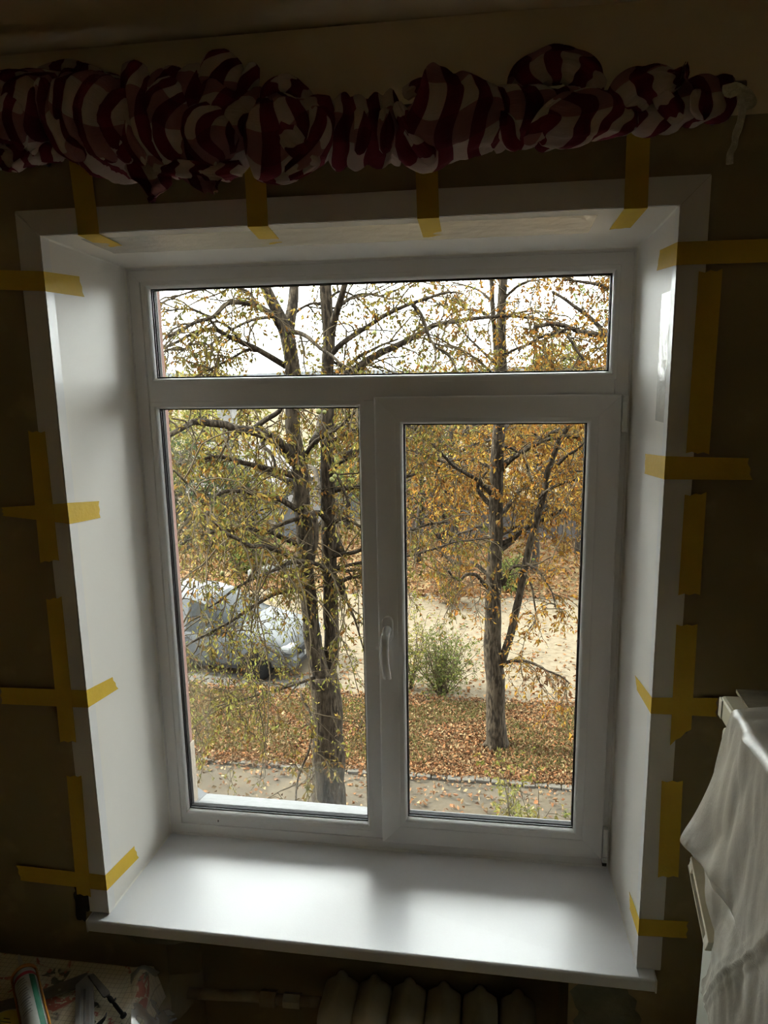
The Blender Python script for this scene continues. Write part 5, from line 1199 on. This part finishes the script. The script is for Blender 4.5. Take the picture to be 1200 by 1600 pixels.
# ---------------- table with oilcloth at lower left
TZ = -.12; TX1 = .112; TY1 = -.362
tb = empty('table', (-.45, -.75, FLOOR)); tag(tb, 'kitchen table in the lower left corner below the sill', 'table')
M_WOOD = mat('table_wood', (.25, .16, .09), .6, var=(.2, .12, .07), scale=6)
boxes('tabletop', [(-1.05, TX1-.004, -1.15, TY1-.002, TZ-.026, TZ-.003)], M_WOOD, tb, bevel=.003)
for a, b_ in ((-1.0, -.42), (.06, -.42), (-1.0, -1.1), (.06, -1.1)): boxes('leg', [(a-.025, a+.025, b_-.025, b_+.025, FLOOR, TZ-.026)], M_WOOD, tb, bevel=.004)
def oil_mat():
    m_ = bpy.data.materials.new('flowered_oilcloth'); m_.use_nodes = True; nt = m_.node_tree; b = nt.nodes['Principled BSDF']; b.inputs['Roughness'].default_value = .38
    L = nt.links.new; t = nt.nodes.new('ShaderNodeTexCoord')
    def math_(op, a, b__=None, v1=None):
        n = nt.nodes.new('ShaderNodeMath'); n.operation = op; L(a, n.inputs[0])
        if b__ is not None: L(b__, n.inputs[1])
        if v1 is not None: n.inputs[1].default_value = v1
        return n.outputs[0]
    sx = nt.nodes.new('ShaderNodeSeparateXYZ'); L(t.outputs['Object'], sx.inputs['Vector'])
    def line(s): return math_('LESS_THAN', math_('FRACT', math_('MULTIPLY', s, v1=1/.0125)), v1=.10)
    grid = math_('MAXIMUM', line(sx.outputs['X']), line(sx.outputs['Y']))
    def mix(fac, A_, B_): 
        n = nt.nodes.new('ShaderNodeMix'); n.data_type = 'RGBA'; L(fac, n.inputs['Factor'])
        if isinstance(A_, tuple): n.inputs['A'].default_value = (*A_, 1)
        else: L(A_, n.inputs['A'])
        n.inputs['B'].default_value = (*B_, 1); return n.outputs['Result']
    base = mix(grid, (.78, .73, .58), (.52, .48, .36))
    def blob(scale, thr, det, off):
        mp = nt.nodes.new('ShaderNodeMapping'); mp.inputs['Location'].default_value = off; L(t.outputs['Object'], mp.inputs['Vector'])
        n = nt.nodes.new('ShaderNodeTexNoise'); n.inputs['Scale'].default_value = scale; n.inputs['Detail'].default_value = det; n.inputs['Distortion'].default_value = .8; L(mp.outputs['Vector'], n.inputs['Vector'])
        r = nt.nodes.new('ShaderNodeValToRGB'); r.color_ramp.elements[0].position = thr; r.color_ramp.elements[1].position = thr+.03; L(n.outputs['Fac'], r.inputs['Fac']); return r.outputs['Color']
    c1 = mix(math_('MULTIPLY', blob(22, .57, 6, (.3, .1, 0)), blob(9, .50, 2, (0, .2, 0))), base, (.13, .13, .11))
    c2 = mix(math_('MULTIPLY', blob(14, .565, 3, (.75, .3, 0)), blob(60, .40, 2, (0, 0, 0))), c1, (.50, .17, .14))
    L(c2, b.inputs['Base Color']); return m_
M_OIL = oil_mat()
v = []; f = []; nx, ny = 70, 50
for j in range(ny+1):
    for i in range(nx+1):
        x = -1.06+(TX1+.07+1.06)*i/nx; y = TY1+.002-(.80)*j/ny; z = TZ+.0005
        over = x-TX1
        if over > 0: x = TX1+over*.35; z = TZ-over*1.1
        c_ = math.exp(-(((x-TX1+.01)/.028)**2+((y-TY1+.035)/.035)**2)); z += .030*c_
        z += .0012*noise.noise(Vector((x*12, y*12, 0)))*(1 if over < 0 else 4)
        v.append((x, y, z))
for j in range(ny):
    for i in range(nx): a = j*(nx+1)+i; f.append((a, a+1, a+nx+2, a+nx+1))
tag(mesh('oilcloth', v, f, M_OIL, smooth=True), 'cream checked oilcloth with red flowers spread over the table', 'tablecloth')
# clear film corner hanging off the table
cp = [atz(205, 1527, TZ+.002), atz(330, 1521, TZ-.01), atz(205, 1640, TZ-.0), atz(250, 1640, TZ-.06)]
v = []; f = []; n = 22
for j in range(n+1):
    for i in range(n+1):
        a, b_ = i/n, j/n; p = (cp[0]*(1-a)+cp[1]*a)*(1-b_)+(cp[2]*(1-a)+cp[3]*a)*b_
        hgt = .034*math.exp(-(((p[0]-TX1+.01)/.03)**2+((p[1]-TY1+.035)/.04)**2))
        z = p[2]+hgt+.008*abs(noise.noise(Vector((a*4, b_*4, 3))))-.012*a*math.sin(b_*5); v.append((p[0], p[1], z+.002))
for j in range(n):
    for i in range(n): a = j*(n+1)+i; f.append((a, a+1, a+n+2, a+n+1))
tag(mesh('plastic_sheet', v, f, M_FILM_THIN, smooth=True), 'thin clear plastic sheet hanging off the table corner', 'plastic sheet')

# caulking gun
M_ORANGE = mat('orange_enamel', (.55, .24, .03), .4, var=(.45, .19, .025), scale=20)
M_LABEL = mat('cartridge_white', (.60, .60, .57), .35)
M_REDL = mat('label_red', (.42, .03, .05), .4); M_GREENL = mat('label_green', (.02, .16, .09), .4); M_NOZ = mat('nozzle_plastic', (.62, .62, .58), .35)
M_GREYINK = mat('label_grey_print', (.28, .28, .27), .4)
za = TZ+.034
g0 = atz(38, 1524, za); g1 = atz(58, 1612, za); ax = (g1-g0); ax /= np.linalg.norm(ax)
zq = Vector(ax).to_track_quat('Z', 'Y'); GM = Matrix.Translation(Vector(g0)) @ zq.to_matrix().to_4x4()
gun = empty('caulking_gun', tuple(g0)); tag(gun, 'orange caulking gun loaded with a white sealant cartridge on the table', 'caulking gun')
cart = lathe('cartridge', [(.010, -.006), (.0235, -.004), (.0245, 0), (.0245, .215), (.024, .217)], M_LABEL, GM @ Matrix.Translation((0, 0, .006)), gun, k=32)
ntip = atz(29, 1492, za+.012); nb_ = g0
tube('nozzle', [nb_+(ntip-nb_)*t for t in (-.05, .06, .10, 1)], [.011, .011, .0085, .0022], M_NOZ, gun, k=14)
lathe('label_band', [(.0247, 0), (.0249, .001), (.0249, .009), (.0247, .010)], M_REDL, GM @ Matrix.Translation((0, 0, .018)), cart, k=32)
def cyl_patch(name, a0, a1, z0, z1, r, mt):
    v = []; n = 8
    for z in (z0, z1):
        for i in range(n+1): a = a0+(a1-a0)*i/n; v.append(tuple(GM @ Vector((r*math.cos(a), r*math.sin(a), z))))
    f = [(i, i+1, n+2+i, n+1+i) for i in range(n)]; o = mesh(name, v, f, mt, cart, True); return o
# angles measured so that the print faces the camera (up)
upl = GM.to_3x3().inverted() @ Vector((0, -.35, 1)); au = math.atan2(upl.y, upl.x)
rl = GM.to_3x3().inverted() @ Vector((1, 0, 0)); sgn = 1 if ((math.atan2(rl.y, rl.x)-au+math.pi) % (2*math.pi)-math.pi) > 0 else -1
cyl_patch('green_stripe', au+sgn*.55, au+sgn*1.15, .030, .215, .02475, M_GREENL)
for i in range(14): cyl_patch('print_line', au-sgn*.75, au+sgn*(.1+.25*((i*7) % 3)/3), .036+i*.0085, .0385+i*.0085+(.002 if i % 4 == 0 else 0), .0247, M_GREYINK)
lathe('front_plate', [(.013, -.003), (.0285, -.003), (.030, 0), (.030, .008), (.0275, .0085), (.0275, .0045), (.013, .004)], M_ORANGE, GM, gun, k=32)
for s in (-1, 1):
    a = au+s*math.pi/2*.98; R2 = GM @ Matrix.Rotation(a, 4, 'Z')
    boxes('side_rail', [(.0262, .0295, -.006, .006, .002, .235)], M_ORANGE, gun, bevel=.0012, M=R2)
# rear plate, trigger handle and push rod (mostly outside the frame)
lathe('rear_plate', [(.002, 0), (.029, 0), (.029, .004), (.002, .004)], M_ORANGE, GM @ Matrix.Translation((0, 0, .232)), gun, k=28)
tube('push_rod', [tuple(GM @ Vector((0, 0, .236))), tuple(GM @ Vector((0, 0, .33)))], .004, M_STEEL, gun, k=8)

# try square (dark blade, aluminium stock)
def slab_px(name, q, z, th, mt, parent, bev=.0006):
    P = [atz(*p, z) for p in q]; v = [tuple(p) for p in P]+[(p[0], p[1], p[2]-th) for p in P]; n = len(P)
    f = [tuple(range(n)), tuple(range(n, 2*n))[::-1]]+[(i, i+n, (i+1) % n+n, (i+1) % n) for i in range(n)]
    o = mesh(name, v, f, mt, parent); bmn(o); bm = bmesh.new(); bm.from_mesh(o.data); bmesh.ops.bevel(bm, geom=bm.edges[:], offset=bev, segments=2, affect='EDGES'); bm.to_mesh(o.data); bm.free(); return o
sq = empty('try_square', tuple(atz(130, 1545, TZ))); tag(sq, 'try square with dark steel blade and ribbed aluminium stock on the oilcloth', 'square')
slab_px('blade', [(-30, 1572), (60, 1548), (136, 1519), (142, 1528), (138, 1538), (70, 1562), (-30, 1592)], TZ+.012, .002, M_STEEL, sq)
slab_px('stock', [(118, 1538), (138, 1520), (143, 1520), (146, 1540), (147, 1640), (116, 1640)], TZ+.020, .018, M_ALU, sq, .0015)
for a in (.24, .5, .76):
    slab_px('rib', [(118+28*a-1.6, 1545), (118+28*a+1.6, 1545), (116+31*a+1.8, 1640), (116+31*a-1.8, 1640)], TZ+.0225, .0025, M_ALU if a != .5 else M_STEEL, sq, .0006)
lathe('rivet', [(.0035, 0), (.0035, .0008), (.0015, .0009)], M_ALU, Matrix.Translation(Vector(atz(93, 1547, TZ+.0125))), sq, k=14)
cl = empty('scraper', tuple(atz(165, 1555, TZ))); tag(cl, 'small steel scraper with flat dark plate and ribbed handle by the square', 'scraper')
slab_px('plate', [(137, 1524), (146, 1520), (171, 1548), (172, 1553), (163, 1558), (160, 1556)], TZ+.029, .004, M_STEEL, cl, .001)
hp0, hp1 = atz(167, 1554, TZ+.024), atz(194, 1588, TZ+.010)
tube('shank', [hp0+(hp1-hp0)*t for t in (0, .12, .16, .3, .34, .42, .46, .9, .93, 1.0)], [.004, .004, .0055, .0055, .0035, .0035, .0045, .0045, .0075, .0070], M_DARKMETAL, cl, k=12)
tube('collar_pin', [atz(176, 1565, TZ+.022), atz(181, 1560, TZ+.022)], .0022, M_DARKMETAL, cl, k=8)
hk = tube('knife_blade', catmull([atz(150, 1606, TZ+.004), atz(158, 1597, TZ+.008), atz(164, 1590, TZ+.012), atz(167, 1582, TZ+.014)], 5), np.linspace(.0065, .0012, 16), M_DARKMETAL, k=8); hk.name = 'hook'
tag(hk, 'black curved hook point at the bottom edge beside the aluminium stock', 'hook')
lid = empty('lid', tuple(atz(6, 1597, TZ))); tag(lid, 'round yellow lid with small dark print in the bottom left corner', 'lid')
M_YEL = mat('yellow_plastic', (.62, .48, .06), .4); M_INK = mat('dark_print', (.05, .04, .02), .5)
lc = atz(6, 1600, TZ+.022); lm = Matrix.Translation(Vector((lc[0], lc[1], TZ+.0015)))
lathe('rim', [(.037, 0), (.040, .002), (.040, .020), (.0375, .022), (.036, .0205)], M_HANDLE, lm, lid, k=36)
lathe('top_disc', [(.036, .018), (.036, .0208), (.001, .0208)], M_YEL, lm, lid, k=36)
for i, (a, b_, c_) in enumerate(((-.012, .014, .004), (-.014, .010, -.003), (-.008, .012, -.010), (-.010, .006, .012))):
    boxes('print_line', [(lc[0]+a, lc[0]+b_, lc[1]+c_, lc[1]+c_+.0022, TZ+.0222, TZ+.0225)], M_INK, lid)
